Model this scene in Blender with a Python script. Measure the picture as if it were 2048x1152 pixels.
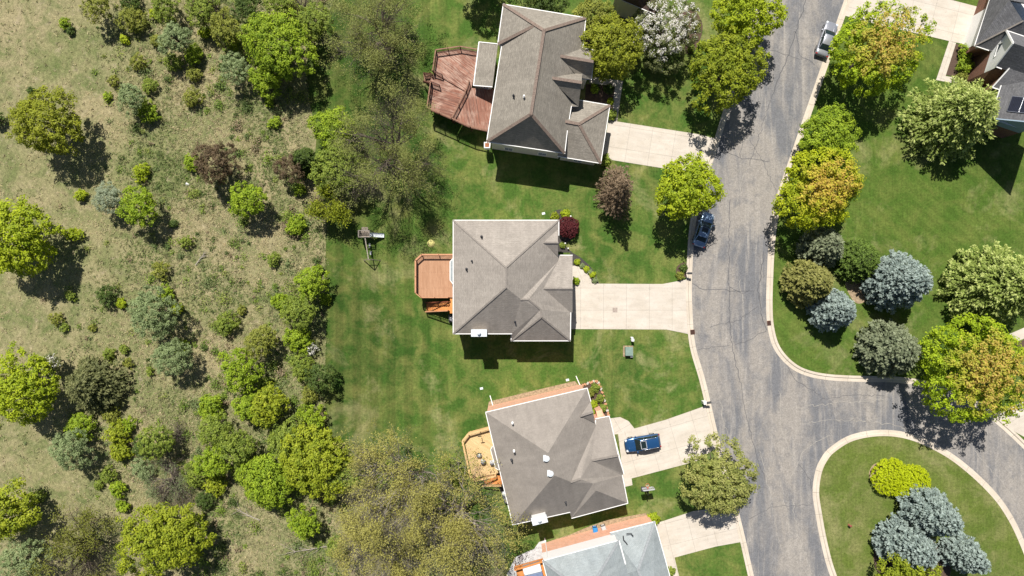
import bpy, math, random
import numpy as np
from mathutils import Vector

# ------------------------------------------------------------------ scene, camera, light
scene = bpy.context.scene
for o in list(bpy.data.objects): bpy.data.objects.remove(o)
H = 90.0                                   # flying height in metres
cam_d = bpy.data.cameras.new("camera"); cam = bpy.data.objects.new("camera", cam_d)
scene.collection.objects.link(cam); scene.camera = cam
cam.location = (0, 0, H); cam.rotation_euler = (0, 0, 0)
cam_d.sensor_width = 36; cam_d.lens = 36 * H / (2048 / 15.0)
cam_d.clip_start = 1; cam_d.clip_end = 5000
SUN = Vector((-0.16, 0.62, 1.0)).normalized()      # towards the sun
elev = math.asin(SUN.z)
w = bpy.data.worlds.new("World"); scene.world = w; w.use_nodes = True
nt = w.node_tree; sky = nt.nodes.new("ShaderNodeTexSky"); sky.sky_type = 'NISHITA'; sky.sun_disc = False
sky.sun_elevation = elev; sky.sun_rotation = math.atan2(SUN.x, SUN.y)
bg = nt.nodes["Background"]; bg.inputs[1].default_value = 0.05
nt.links.new(sky.outputs[0], bg.inputs[0])
sl = bpy.data.lights.new("sun", 'SUN'); sl.energy = 5.0; sl.angle = math.radians(0.5); sl.color = (1.0, 0.955, 0.89)
so = bpy.data.objects.new("sun", sl); scene.collection.objects.link(so)
so.rotation_euler = SUN.to_track_quat('Z', 'Y').to_euler(); so.location = (0, 0, 60)
scene.view_settings.view_transform = 'Standard'; scene.view_settings.look = 'None'
scene.view_settings.exposure = 0.42; scene.view_settings.gamma = 1
scene.render.engine = 'CYCLES'

# ------------------------------------------------------------------ helpers
def P(px, py, z=0.0):
    """survey point: plan coordinates of a feature of height z read from the aerial survey"""
    k = (H - z) / H / 15.0
    return Vector(((px - 1024) * k, (576 - py) * k, z))
ORG = {}
def tag(o, label=None, cat=None, group=None, kind=None):
    if label: o['label'] = label
    if cat: o['category'] = cat
    if group: o['group'] = group
    if kind: o['kind'] = kind
    return o
def empty(name, loc, label=None, cat=None, group=None, rz=0):
    o = bpy.data.objects.new(name, None); scene.collection.objects.link(o)
    o.empty_display_size = 0.5
    o.location = loc; o.rotation_euler = (0, 0, rz); ORG[o] = Vector(loc) if rz == 0 else Vector((0, 0, 0))
    return tag(o, label, cat, group)

class MB:
    def __init__(s): s.v = []; s.f = []; s.m = []; s.sm = []
    def face(s, pts, mi=0, smooth=False):
        b = len(s.v); s.v += [Vector(p) for p in pts]; s.f.append(list(range(b, b + len(pts)))); s.m.append(mi); s.sm.append(smooth)
    def idx(s, pts, faces, mi=0, smooth=False):
        b = len(s.v); s.v += [Vector(p) for p in pts]
        for f in faces: s.f.append([b + i for i in f]); s.m.append(mi); s.sm.append(smooth)
    def box(s, c, size, rz=0, mi=0):
        c = Vector(c); x, y, z = [q / 2 for q in size]; cs, sn = math.cos(rz), math.sin(rz)
        pts = []
        for dz in (-z, z):
            for dx, dy in ((-x, -y), (x, -y), (x, y), (-x, y)):
                pts.append(c + Vector((dx * cs - dy * sn, dx * sn + dy * cs, dz)))
        s.idx(pts, [(3, 2, 1, 0), (4, 5, 6, 7), (0, 1, 5, 4), (1, 2, 6, 5), (2, 3, 7, 6), (3, 0, 4, 7)], mi)
        return s
    def beam(s, p, q, wd, ht, mi=0):
        p = Vector(p); q = Vector(q); d = (q - p)
        if d.length < 1e-6: return s
        d.normalize(); up = Vector((0, 0, 1)) if abs(d.z) < .95 else Vector((1, 0, 0))
        a = d.cross(up).normalized() * wd / 2; b = a.cross(d).normalized() * ht / 2
        pts = [p - a - b, p + a - b, p + a + b, p - a + b, q - a - b, q + a - b, q + a + b, q - a + b]
        s.idx(pts, [(0, 1, 2, 3), (7, 6, 5, 4), (0, 4, 5, 1), (1, 5, 6, 2), (2, 6, 7, 3), (3, 7, 4, 0)], mi)
        return s
    def tube(s, pts, rad, n=6, mi=0, cap=True):
        pts = [Vector(p) for p in pts]; rings = []
        for i, p in enumerate(pts):
            d = (pts[min(i + 1, len(pts) - 1)] - pts[max(i - 1, 0)]).normalized()
            up = Vector((0, 0, 1)) if abs(d.z) < .9 else Vector((1, 0, 0))
            a = d.cross(up).normalized(); b = a.cross(d)
            r = rad[i] if hasattr(rad, '__len__') else rad
            rings.append([p + (a * math.cos(2 * math.pi * k / n) + b * math.sin(2 * math.pi * k / n)) * r for k in range(n)])
        fs = []
        for i in range(len(pts) - 1):
            for k in range(n): fs.append((i * n + k, i * n + (k + 1) % n, (i + 1) * n + (k + 1) % n, (i + 1) * n + k))
        if cap: fs.append(tuple(range(n))); fs.append(tuple((len(pts) - 1) * n + k for k in range(n)))
        s.idx([q for r in rings for q in r], fs, mi, True)
        return s
    def cyl(s, c, r, h, n=16, mi=0, r2=None):
        c = Vector(c); return s.tube([c, c + Vector((0, 0, h))], [r, r if r2 is None else r2], n, mi)
    def prism(s, poly, z0, z1, mi=0, mtop=None):
        n = len(poly); lo = [Vector((p[0], p[1], z0)) for p in poly]; hi = [Vector((p[0], p[1], z1)) for p in poly]
        s.idx(lo + hi, [(i, (i + 1) % n, n + (i + 1) % n, n + i) for i in range(n)], mi)
        s.face(hi, mi if mtop is None else mtop); s.face(list(reversed(lo)), mi)
        return s
    def build(s, name, mats, parent=None, label=None, origin=None, uvrot=0, bevel=0, subd=0):
        me = bpy.data.meshes.new(name)
        off = ORG.get(parent, Vector((0, 0, 0))) if parent else (Vector(origin) if origin is not None else Vector((0, 0, 0)))
        me.from_pydata([tuple(v - off) for v in s.v], [], s.f)
        if not isinstance(mats, (list, tuple)): mats = [mats]
        for m in mats: me.materials.append(m)
        me.polygons.foreach_set('material_index', s.m); me.polygons.foreach_set('use_smooth', s.sm)
        uv = me.uv_layers.new(name='UVMap'); cs, sn = math.cos(uvrot), math.sin(uvrot); Z = Vector((0, 0, 1))
        for pl in me.polygons:
            n = pl.normal
            if abs(n.z) > .995: u = Vector((cs, sn, 0)); v = Vector((-sn, cs, 0))
            else: u = Z.cross(n).normalized(); v = n.cross(u)
            for li in pl.loop_indices:
                q = s.v[me.loops[li].vertex_index]; uv.data[li].uv = (q.dot(u), q.dot(v))
        o = bpy.data.objects.new(name, me); scene.collection.objects.link(o)
        if parent is not None: o.parent = parent; ORG[o] = ORG.get(parent, Vector((0, 0, 0)))
        else: o.location = off; ORG[o] = Vector(off)
        if label: o['label'] = label
        if bevel: b = o.modifiers.new('bevel', 'BEVEL'); b.width = bevel; b.segments = 2; b.limit_method = 'ANGLE'
        if subd: b = o.modifiers.new('sub', 'SUBSURF'); b.levels = b.render_levels = subd
        return o

def L(r, g=None, b=None):
    """8-bit sRGB -> linear"""
    f = lambda c: (c / 255 / 12.92) if c / 255 <= .04045 else ((c / 255 + .055) / 1.055) ** 2.4
    return (f(r), f(g), f(b), 1)

class NT:
    """tiny node-graph helper"""
    def __init__(s, name, rough=.8, metal=0, spec=.3):
        s.m = bpy.data.materials.new(name); s.m.use_nodes = True; s.t = s.m.node_tree; s.b = s.t.nodes['Principled BSDF']
        s.b.inputs['Roughness'].default_value = rough; s.b.inputs['Metallic'].default_value = metal
        s.b.inputs['Specular IOR Level'].default_value = spec
        s.tc = s.t.nodes.new('ShaderNodeTexCoord'); s.geo = s.t.nodes.new('ShaderNodeNewGeometry')
    def n(s, typ, **kw):
        x = s.t.nodes.new(typ)
        for k, v in kw.items(): setattr(x, k, v)
        return x
    def ln(s, a, b): s.t.links.new(a, b)
    def pos(s, scale=(1, 1, 1), rot=0, src='world'):
        mp = s.n('ShaderNodeMapping'); mp.inputs['Scale'].default_value = scale; mp.inputs['Rotation'].default_value = (0, 0, rot)
        s.ln(s.geo.outputs['Position'] if src == 'world' else s.tc.outputs['UV'], mp.inputs[0]); return mp.outputs[0]
    def noise(s, vec, scale, detail=3, rough=.55, dist=0):
        x = s.n('ShaderNodeTexNoise'); x.inputs['Scale'].default_value = scale; x.inputs['Detail'].default_value = detail
        x.inputs['Roughness'].default_value = rough; x.inputs['Distortion'].default_value = dist
        s.ln(vec, x.inputs[0]); return x.outputs['Fac']
    def ramp(s, fac, stops):
        x = s.n('ShaderNodeValToRGB'); e = x.color_ramp.elements
        while len(e) < len(stops): e.new(.5)
        for i, (p, c) in enumerate(stops):
            e[i].position = p; e[i].color = c if len(c) == 4 else (*c, 1)
        s.ln(fac, x.inputs[0]); return x.outputs[0]
    def mix(s, fac, a, b, mode='MIX'):
        x = s.n('ShaderNodeMix', data_type='RGBA', blend_type=mode)
        for sock, val in ((x.inputs[0], fac), (x.inputs[6], a), (x.inputs[7], b)):
            if hasattr(val, 'is_output'): s.ln(val, sock)
            else: sock.default_value = val
        return x.outputs[2]
    def math(s, op, a, b=0.0):
        x = s.n('ShaderNodeMath', operation=op)
        for i, val in enumerate((a, b)):
            if hasattr(val, 'is_output'): s.ln(val, x.inputs[i])
            else: x.inputs[i].default_value = val
        return x.outputs[0]
    def col(s, c):
        if hasattr(c, 'is_output'): s.ln(c, s.b.inputs['Base Color'])
        else: s.b.inputs['Base Color'].default_value = c
    def bump(s, h, st=.3, d=.02):
        x = s.n('ShaderNodeBump'); x.inputs['Strength'].default_value = st; x.inputs['Distance'].default_value = d
        s.ln(h, x.inputs['Height']); s.ln(x.outputs[0], s.b.inputs['Normal'])
def g(v): return (v, v, v, 1)

def plain(name, c, rough=.6, metal=0, var=.15, scale=3, spec=.3):
    m = NT(name, rough, metal, spec)
    f = m.noise(m.pos(), scale, 4, .6)
    r = m.ramp(f, [(.3, g(1 - var)), (.7, g(1 + var * .3))])
    m.col(m.mix(1.0, c, r, 'MULTIPLY')); return m.m
def glassy(name, c, rough=.08):
    m = NT(name, rough, 0, .6); m.col(c); return m.m

def shingles(name, base, dark, warm, courses=.4):
    """architectural asphalt shingles: courses at the slope, random tabs, weather stains"""
    m = NT(name, .9, 0, .15)
    uv = m.pos(src='uv')
    br = m.n('ShaderNodeTexBrick'); m.ln(uv, br.inputs[0]); br.offset = .37
    br.inputs['Color1'].default_value = g(1.20); br.inputs['Color2'].default_value = g(.74); br.inputs['Mortar'].default_value = g(.55)
    br.inputs['Scale'].default_value = 1; br.inputs['Brick Width'].default_value = .34; br.inputs['Row Height'].default_value = .17
    br.inputs['Mortar Size'].default_value = .014; br.inputs['Bias'].default_value = -.1
    fine = m.noise(m.pos(), 6.5, 3, .8); big = m.noise(m.pos((1, 1, .5)), .28, 4, .6)
    c = m.mix(m.ramp(big, [(.35, g(0)), (.7, g(1))]), base, warm)
    c = m.mix(m.ramp(fine, [(.3, g(.0)), (.75, g(.75))]), c, dark)
    c = m.mix(courses, c, m.mix(1.0, c, br.outputs[0], 'MULTIPLY'))
    streak = m.noise(m.pos((1, .12, 1), src='uv'), 1.1, 3, .5)
    c = m.mix(.5, c, m.mix(1.0, c, m.ramp(streak, [(.3, g(.78)), (.65, g(1.08))]), 'MULTIPLY'))
    pat = m.noise(m.pos(), .9, 5, .75, .8)
    c = m.mix(1., c, m.ramp(pat, [(.3, g(.88)), (.6, g(1.04))]), 'MULTIPLY')
    cw_ = m.n('ShaderNodeTexWave', bands_direction='Y', wave_profile='SAW'); m.ln(uv, cw_.inputs[0]); cw_.inputs['Scale'].default_value = .9; cw_.inputs['Distortion'].default_value = .4; cw_.inputs['Detail Scale'].default_value = 3
    c = m.mix(courses, c, m.mix(1.0, c, m.ramp(cw_.outputs['Fac'], [(0, g(.80)), (.35, g(1.0)), (1, g(1.05))]), 'MULTIPLY'))
    m.col(c); m.bump(br.outputs['Fac'], .25, -.01); return m.m
def bricks(name, c1, c2, mortar):
    m = NT(name, .9); uv = m.pos(src='uv')
    br = m.n('ShaderNodeTexBrick'); m.ln(uv, br.inputs[0]); br.inputs['Scale'].default_value = 1
    br.inputs['Brick Width'].default_value = .24; br.inputs['Row Height'].default_value = .085; br.inputs['Mortar Size'].default_value = .009
    br.inputs['Color1'].default_value = c1; br.inputs['Color2'].default_value = c2; br.inputs['Mortar'].default_value = mortar
    m.col(m.mix(.5, br.outputs[0], m.mix(1., br.outputs[0], m.ramp(m.noise(uv, 1.3), [(.3, g(.8)), (.7, g(1.15))]), 'MULTIPLY'))); return m.m
def siding(name, c):
    m = NT(name, .55); uv = m.pos(src='uv')
    wv = m.n('ShaderNodeTexWave', bands_direction='Y', wave_profile='SAW'); m.ln(uv, wv.inputs[0]); wv.inputs['Scale'].default_value = 1.6
    m.col(m.mix(1., c, m.ramp(wv.outputs['Fac'], [(0, g(.8)), (.12, g(1)), (1, g(.95))]), 'MULTIPLY')); return m.m
def boards(name, c1, c2, worn, wornamt, width=.14):
    """deck boards: board direction is the UV u axis"""
    m = NT(name, .75); uv = m.pos(src='uv')
    br = m.n('ShaderNodeTexBrick'); m.ln(uv, br.inputs[0]); br.inputs['Scale'].default_value = 1; br.offset = .43
    br.inputs['Brick Width'].default_value = 3.6; br.inputs['Row Height'].default_value = width; br.inputs['Mortar Size'].default_value = .012
    br.inputs['Color1'].default_value = c1; br.inputs['Color2'].default_value = c2; br.inputs['Mortar'].default_value = tuple(x * .25 for x in c2[:3]) + (1,)
    f1 = m.noise(m.pos((.5, 6, 1), src='uv'), 1.3, 5, .7); f2 = m.noise(m.pos(), .55, 3, .6)
    wmask = m.math('MULTIPLY', m.ramp(f1, [(.40, g(0)), (.60, g(1))]), m.ramp(f2, [(.38, g(.25)), (.60, g(1))]))
    m.col(m.mix(m.math('MULTIPLY', wmask, wornamt), br.outputs[0], worn)); return m.m
def concrete(name, c, slab=(3.0, 3.0), joint=.022, uvr=0, jd=.66):
    m = NT(name, .85, 0, .2); uv = m.pos(src='uv')
    br = m.n('ShaderNodeTexBrick'); m.ln(uv, br.inputs[0]); br.offset = 0; br.inputs['Scale'].default_value = 1
    br.inputs['Brick Width'].default_value = slab[0]; br.inputs['Row Height'].default_value = slab[1]; br.inputs['Mortar Size'].default_value = joint
    br.inputs['Color1'].default_value = g(1.01); br.inputs['Color2'].default_value = g(.975); br.inputs['Mortar'].default_value = g(jd)
    c2 = m.mix(m.ramp(m.noise(m.pos(), .5, 5, .65), [(.3, g(0)), (.75, g(1))]), c, (c[0] * .84, c[1] * .82, c[2] * .78, 1))
    st = m.noise(m.pos((.35, 2.2, 1), src='uv'), .8, 4, .65, .5)
    c2 = m.mix(1., c2, m.ramp(st, [(.35, g(.91)), (.62, g(1.02))]), 'MULTIPLY')
    sp = m.noise(m.pos(), 1.6, 5, .8)
    c2 = m.mix(1., c2, m.ramp(sp, [(.30, g(.74)), (.42, g(1.0))]), 'MULTIPLY')
    c2 = m.mix(1., c2, m.ramp(m.noise(m.pos(), 9, 3, .6), [(.3, g(.93)), (.7, g(1.04))]), 'MULTIPLY')
    m.col(m.mix(1., c2, br.outputs[0], 'MULTIPLY')); return m.m

def grass_mat(name, dark, mid, light, stripe_rot=None, stripe_amt=.12, stripe_w=2.4, patch=1.0, flowers=.0):
    m = NT(name, .95, 0, .1); p = m.pos()
    big = m.noise(p, .075, 4, .55, .6); med = m.noise(p, .42, 4, .6, .5); fine = m.noise(p, 3.2, 4, .7); vf = m.noise(p, 11, 2, .6)
    c = m.mix(m.ramp(big, [(.36, g(0)), (.64, g(1))]), dark, mid)
    c = m.mix(m.math('MULTIPLY', m.ramp(med, [(.42, g(0)), (.72, g(1))]), .75 * patch), c, light)
    pl = m.noise(p, .17, 3, .5, 1.2)
    c = m.mix(m.math('MULTIPLY', m.ramp(pl, [(.55, g(0)), (.75, g(1))]), .5 * patch), c, tuple(min(1, x * 1.1) for x in light[:3]) + (1,))
    wn = m.noise(p, .13, 5, .7, .4)
    c = m.mix(m.math('MULTIPLY', m.ramp(wn, [(.54, g(0)), (.68, g(1))]), .65 * patch), c, (.26, .24, .11, 1))
    fl = m.noise(m.pos((4.5, .25, 1), stripe_rot or .4), 1.0, 3, .6)
    c = m.mix(1., c, m.ramp(fl, [(.3, g(.90)), (.7, g(1.10))]), 'MULTIPLY')
    clv = m.noise(p, .9, 5, .75)
    c = m.mix(m.math('MULTIPLY', m.ramp(clv, [(.60, g(0)), (.68, g(1))]), .5), c, (dark[0] * .6, dark[1] * .8, dark[2] * .9, 1))
    c = m.mix(1., c, m.ramp(fine, [(.25, g(.66)), (.75, g(1.32))]), 'MULTIPLY')
    c = m.mix(1., c, m.ramp(vf, [(.25, g(.72)), (.75, g(1.28))]), 'MULTIPLY')
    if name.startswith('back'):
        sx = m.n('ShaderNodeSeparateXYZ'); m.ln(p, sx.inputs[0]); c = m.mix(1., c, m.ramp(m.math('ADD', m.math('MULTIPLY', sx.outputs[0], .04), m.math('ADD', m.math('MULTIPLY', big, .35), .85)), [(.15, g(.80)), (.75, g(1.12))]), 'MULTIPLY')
    if stripe_rot is not None:
        wv = m.n('ShaderNodeTexWave', wave_profile='SIN'); m.ln(m.pos((1, 1, 1), stripe_rot), wv.inputs[0])
        wv.inputs['Scale'].default_value = .314 / stripe_w; wv.inputs['Distortion'].default_value = .35; wv.inputs['Detail'].default_value = 1
        s_ = m.mix(1., c, m.ramp(wv.outputs['Fac'], [(.35, g(1 - stripe_amt)), (.65, g(1 + stripe_amt))]), 'MULTIPLY')
        fade = m.ramp(m.noise(p, .09, 3, .6), [(.36, g(.45)), (.60, g(1))])
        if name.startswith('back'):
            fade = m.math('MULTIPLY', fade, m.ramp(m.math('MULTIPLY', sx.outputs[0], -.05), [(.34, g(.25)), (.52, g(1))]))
        c = m.mix(fade, c, s_)
    if flowers:
        vr = m.n('ShaderNodeTexVoronoi'); vr.inputs['Scale'].default_value = 1.1; m.ln(p, vr.inputs[0])
        c = m.mix(m.ramp(vr.outputs['Distance'], [(.06, g(flowers)), (.11, g(0))]), c, L(225, 225, 150))
    m.col(c); m.bump(fine, .8, .08); return m.m

def spline(pts, n=8, closed=False):
    out = []; N = len(pts)
    rng_ = range(N) if closed else range(N - 1)
    for i in rng_:
        p0 = pts[(i - 1) % N] if closed or i > 0 else pts[0]; p1 = pts[i]; p2 = pts[(i + 1) % N]
        p3 = pts[(i + 2) % N] if closed or i + 2 < N else pts[-1]
        for k in range(n):
            t = k / n
            out.append(tuple(.5 * ((2 * p1[j]) + (-p0[j] + p2[j]) * t + (2 * p0[j] - 5 * p1[j] + 4 * p2[j] - p3[j]) * t * t + (-p0[j] + 3 * p1[j] - 3 * p2[j] + p3[j]) * t ** 3) for j in (0, 1)))
    if not closed: out.append(tuple(pts[-1]))
    return out
def offset(pts, d, closed=False):
    """shift a polyline to its left by d (same units)"""
    out = []; N = len(pts)
    for i in range(N):
        a = Vector(pts[(i - 1) % N] if closed or i > 0 else pts[i]); b = Vector(pts[i]); c = Vector(pts[(i + 1) % N] if closed or i < N - 1 else pts[i])
        t1 = (b - a); t2 = (c - b)
        if t1.length < 1e-9: t1 = t2
        if t2.length < 1e-9: t2 = t1
        t1.normalize(); t2.normalize(); n1 = Vector((-t1.y, t1.x)); n2 = Vector((-t2.y, t2.x)); m = (n1 + n2)
        if m.length < 1e-6: m = n1
        m.normalize(); k = d / max(.35, m.dot(n1)); out.append((b.x + m.x * k, b.y + m.y * k))
    return out
def area(p): return sum(p[i][0] * p[(i + 1) % len(p)][1] - p[(i + 1) % len(p)][0] * p[i][1] for i in range(len(p))) / 2
def W2(pts, z=0): return [tuple(P(x, y, z)[:2]) for x, y in pts]

# ------------------------------------------------------------------ materials
M = {}
M['concrete'] = concrete('pale_concrete', (.58, .525, .455, 1), (3.05, 2.95))
M['kerb'] = concrete('kerb_concrete', (.60, .53, .44, 1), (3.0, 9.0), .03)
M['white'] = plain('white_trim', (.8, .79, .77, 1), .5, var=.05)
M['whitemetal'] = plain('white_metal', (.62, .66, .68, 1), .4, 0, .06)
M['black'] = plain('black_metal', (.012, .012, .013, 1), .5)
M['darkgrey'] = plain('dark_grey_plastic', (.05, .05, .055, 1), .5)
M['tyre'] = plain('tyre_rubber', (.012, .012, .012, 1), .85)
M['chrome'] = plain('bright_metal', (.55, .56, .58, 1), .25, .8, .05)
M['window'] = glassy('window_glass', (.03, .045, .055, 1), .08)
M['carglass'] = glassy('car_glass', (.012, .022, .022, 1), .06)
M['roof_a'] = shingles('weathered_shingles', (.29, .262, .22, 1), (.20, .180, .152, 1), (.325, .295, .248, 1), .6)
M['roof_b'] = shingles('taupe_shingles', (.34, .305, .268, 1), (.25, .222, .195, 1), (.36, .325, .285, 1), .4)
M['roof_c'] = shingles('brown_grey_shingles', (.285, .255, .225, 1), (.21, .187, .166, 1), (.31, .278, .244, 1), .12)
M['roof_d'] = shingles('blue_grey_shingles', (.31, .345, .355, 1), (.22, .25, .26, 1), (.35, .38, .38, 1), .25)
M['roof_e'] = shingles('charcoal_shingles', (.15, .15, .158, 1), (.09, .09, .098, 1), (.18, .178, .182, 1), .7)
M['roof_f'] = shingles('maroon_brown_shingles', (.075, .05, .042, 1), (.035, .025, .022, 1), (.085, .06, .05, 1), .9)
M['cap_a'] = plain('brown_ridge_cap', (.225, .17, .138, 1), .9, var=.4, scale=6)
M['cap_b'] = plain('grey_ridge_cap', (.25, .222, .195, 1), .9, var=.3, scale=6)
M['cap_d'] = plain('blue_grey_ridge_cap', (.30, .32, .33, 1), .9, var=.3, scale=6)
M['brick'] = bricks('salmon_brick', L(226, 172, 142), L(212, 156, 128), L(215, 188, 168))
M['brick2'] = bricks('brown_brick', L(128, 84, 66), L(105, 70, 56), L(140, 118, 105))
M['siding'] = siding('cream_siding', (.60, .57, .52, 1))
M['sidingw'] = siding('white_siding', (.8, .8, .79, 1))
M['sidingb'] = siding('blue_grey_siding', (.26, .34, .41, 1))
M['deck_red'] = boards('worn_red_deck_boards', L(146, 94, 74), L(108, 68, 54), L(200, 174, 156), .65)
M['deck_or'] = boards('orange_brown_deck_boards', L(176, 134, 104), L(166, 124, 94), L(192, 152, 122), .5)
M['deck_tan'] = boards('tan_deck_boards', L(208, 178, 130), L(194, 164, 116), L(220, 194, 150), .5)
M['rail_red'] = plain('dark_red_rail_wood', L(88, 56, 46), .7, var=.3)
M['cap_red'] = plain('faded_rail_cap', L(140, 104, 84), .7, var=.3)
M['rail_or'] = plain('brown_rail_wood', L(120, 66, 44), .7, var=.2)
M['cap_or'] = plain('tan_rail_cap', L(190, 140, 105), .7, var=.2)
M['rail_tan'] = plain('light_rail_wood', L(214, 176, 126), .7, var=.2)
M['wood_or'] = plain('orange_wood', L(205, 135, 75), .7, var=.25)
M['mulch_b'] = plain('brown_mulch', (.115, .075, .055, 1), .95, var=.6, scale=14)
M['mulch_g'] = plain('dark_mulch', (.075, .068, .062, 1), .95, var=.6, scale=14)
M['patio'] = plain('pale_flagstone', (.55, .55, .55, 1), .9, var=.35, scale=2)
M['bark'] = plain('bark', (.10, .08, .062, 1), .95, var=.5, scale=8)
M['palebark'] = plain('pale_bark', (.36, .32, .26, 1), .95, var=.5, scale=8)
M['greybark'] = plain('grey_twigs', (.20, .165, .13, 1), .95, var=.5, scale=8)
def leafmat():
    m = NT('foliage', .6, 0, .2); at = m.n('ShaderNodeVertexColor'); at.layer_name = 'col'
    m.col(at.outputs[0]); tr = m.n('ShaderNodeBsdfTranslucent'); m.ln(m.mix(1., at.outputs[0], (1.25, 1.15, .6, 1), 'MULTIPLY'), tr.inputs[0])
    ms = m.n('ShaderNodeMixShader'); ms.inputs[0].default_value = .3
    out = m.t.nodes['Material Output']; m.ln(m.b.outputs[0], ms.inputs[1]); m.ln(tr.outputs[0], ms.inputs[2]); m.ln(ms.outputs[0], out.inputs[0]); return m.m
M['leaf'] = leafmat()

# ------------------------------------------------------------------ ground, lawns, road, kerbs
def asphalt():
    m = NT('worn_asphalt', .85, 0, .25); p = m.pos()
    big = m.noise(m.pos((1, .35, 1), math.radians(12)), .22, 5, .6, .8); st = m.noise(m.pos((1, .07, 1), math.radians(8)), 1.5, 4, .65, .4)
    fine = m.noise(p, 7, 3, .7)
    c = m.mix(m.ramp(big, [(.42, g(0)), (.58, g(1))]), (.155, .156, .163, 1), (.275, .252, .225, 1))
    c = m.mix(m.ramp(st, [(.5, g(0)), (.72, g(.8))]), c, (.34, .312, .278, 1))
    c = m.mix(m.ramp(m.noise(p, .55, 5, .7), [(.52, g(0)), (.72, g(.7))]), c, (.135, .137, .145, 1))
    sw = m.noise(p, .12, 3, .5, 2.5)
    c = m.mix(1., c, m.ramp(m.noise(p, 1.3, 5, .75, 1.5), [(.35, g(.88)), (.7, g(1.12))]), 'MULTIPLY')
    c = m.mix(1., c, m.ramp(fine, [(.3, g(.74)), (.7, g(1.2))]), 'MULTIPLY')
    m.col(c); m.bump(fine, .3, .01); return m.m
M['asphalt'] = asphalt()
M['tar'] = plain('crack_sealant', (.10, .10, .105, 1), .6, var=.3)
M['palecrack'] = plain('dusty_crack', (.36, .335, .295, 1), .9, var=.4)

def meadow():
    m = NT('rough_meadow', .95, 0, .1); p = m.pos()
    big = m.noise(p, .06, 5, .6, .8); med = m.noise(p, .35, 5, .68, .6); fine = m.noise(m.pos((1, .7, 1), .6), 2.6, 5, .75); vf = m.noise(p, 8, 3, .7)
    c = m.mix(m.ramp(big, [(.38, g(0)), (.62, g(1))]), (.225, .228, .10, 1), (.33, .285, .158, 1))
    c = m.mix(m.ramp(med, [(.44, g(0)), (.66, g(.85))]), c, (.13, .165, .055, 1))
    c = m.mix(m.ramp(m.noise(p, .8, 5, .7), [(.56, g(0)), (.72, g(.7))]), c, (.42, .345, .235, 1))
    c = m.mix(1., c, m.ramp(fine, [(.25, g(.5)), (.75, g(1.3))]), 'MULTIPLY')
    c = m.mix(1., c, m.ramp(vf, [(.25, g(.55)), (.75, g(1.35))]), 'MULTIPLY')
    m.col(c); m.bump(fine, 1., .15); return m.m
M['meadow'] = meadow()
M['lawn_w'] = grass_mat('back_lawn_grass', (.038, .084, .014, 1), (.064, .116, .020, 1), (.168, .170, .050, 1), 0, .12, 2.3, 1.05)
M['lawn_e'] = grass_mat('east_lawn_grass', (.048, .094, .014, 1), (.072, .124, .020, 1), (.142, .160, .040, 1), math.radians(-48), .06, 1.3, .8)
M['lawn_i'] = grass_mat('island_grass', (.080, .118, .022, 1), (.108, .142, .028, 1), (.205, .195, .080, 1), None, patch=.8)

def sheet(name, poly, mat, z, kind='structure', uvrot=0, thick=0, ang=None):
    b = MB(); pts = W2(poly)
    if area(pts) < 0: pts = pts[::-1]
    if thick: b.prism(pts, z - thick, z)
    else: b.face([(x, y, z) for x, y in pts])
    o = b.build(name, mat, uvrot=uvrot); tag(o, kind=kind); return o
gb = MB(); gb.face([(-900, -900, -.25), (900, -900, -.25), (900, 900, -.25), (-900, 900, -.25)]); tag(gb.build('ground', M['meadow']), kind='structure')

ROADL = spline([(1560, -90), (1529, 0), (1497, 100), (1460, 217), (1434, 300), (1410, 368), (1392, 445), (1386, 517), (1384, 570), (1385, 620), (1391, 690), (1412, 765), (1441, 888), (1477, 1020), (1508, 1152), (1540, 1300)], 6)
ROADR = spline([(1722, -90), (1689, 0), (1623, 190), (1574, 333), (1552, 400), (1539, 475), (1534, 560), (1533, 617), (1536, 655), (1545, 690), (1562, 717), (1588, 740), (1618, 753), (1655, 760), (1700, 763), (1750, 764), (1800, 766), (1870, 777), (1930, 801), (1979, 835), (2048, 898), (2110, 970), (2200, 1110), (2240, 1300)], 6)
ISL = spline([(1626, 985), (1631, 945), (1642, 918), (1661, 895), (1703, 870), (1763, 860), (1823, 868), (1886, 896), (1936, 931), (1986, 978), (2019, 1021), (2048, 1078), (2072, 1150), (2070, 1230), (2020, 1290), (1900, 1320), (1780, 1300), (1700, 1240), (1661, 1152), (1643, 1088), (1632, 1030)], 6, True)
KW = 12
# offsets: pixel y grows downwards, so the left of travel in plan is mirrored
LK = offset(ROADL, KW); RK = offset(ROADR, -KW); IK = offset(ISL, KW, True)
if sum(p[0] for p in LK) > sum(p[0] for p in ROADL): LK = offset(ROADL, -KW); 
if sum(p[1] for p in RK) > sum(p[1] for p in ROADR): RK = offset(ROADR, KW)
if abs(area(IK)) > abs(area(ISL)): IK = offset(ISL, -KW, True)
sheet('road', ROADL + [(2240, 1300)] + ROADR[::-1], M['asphalt'], -.10)

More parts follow.
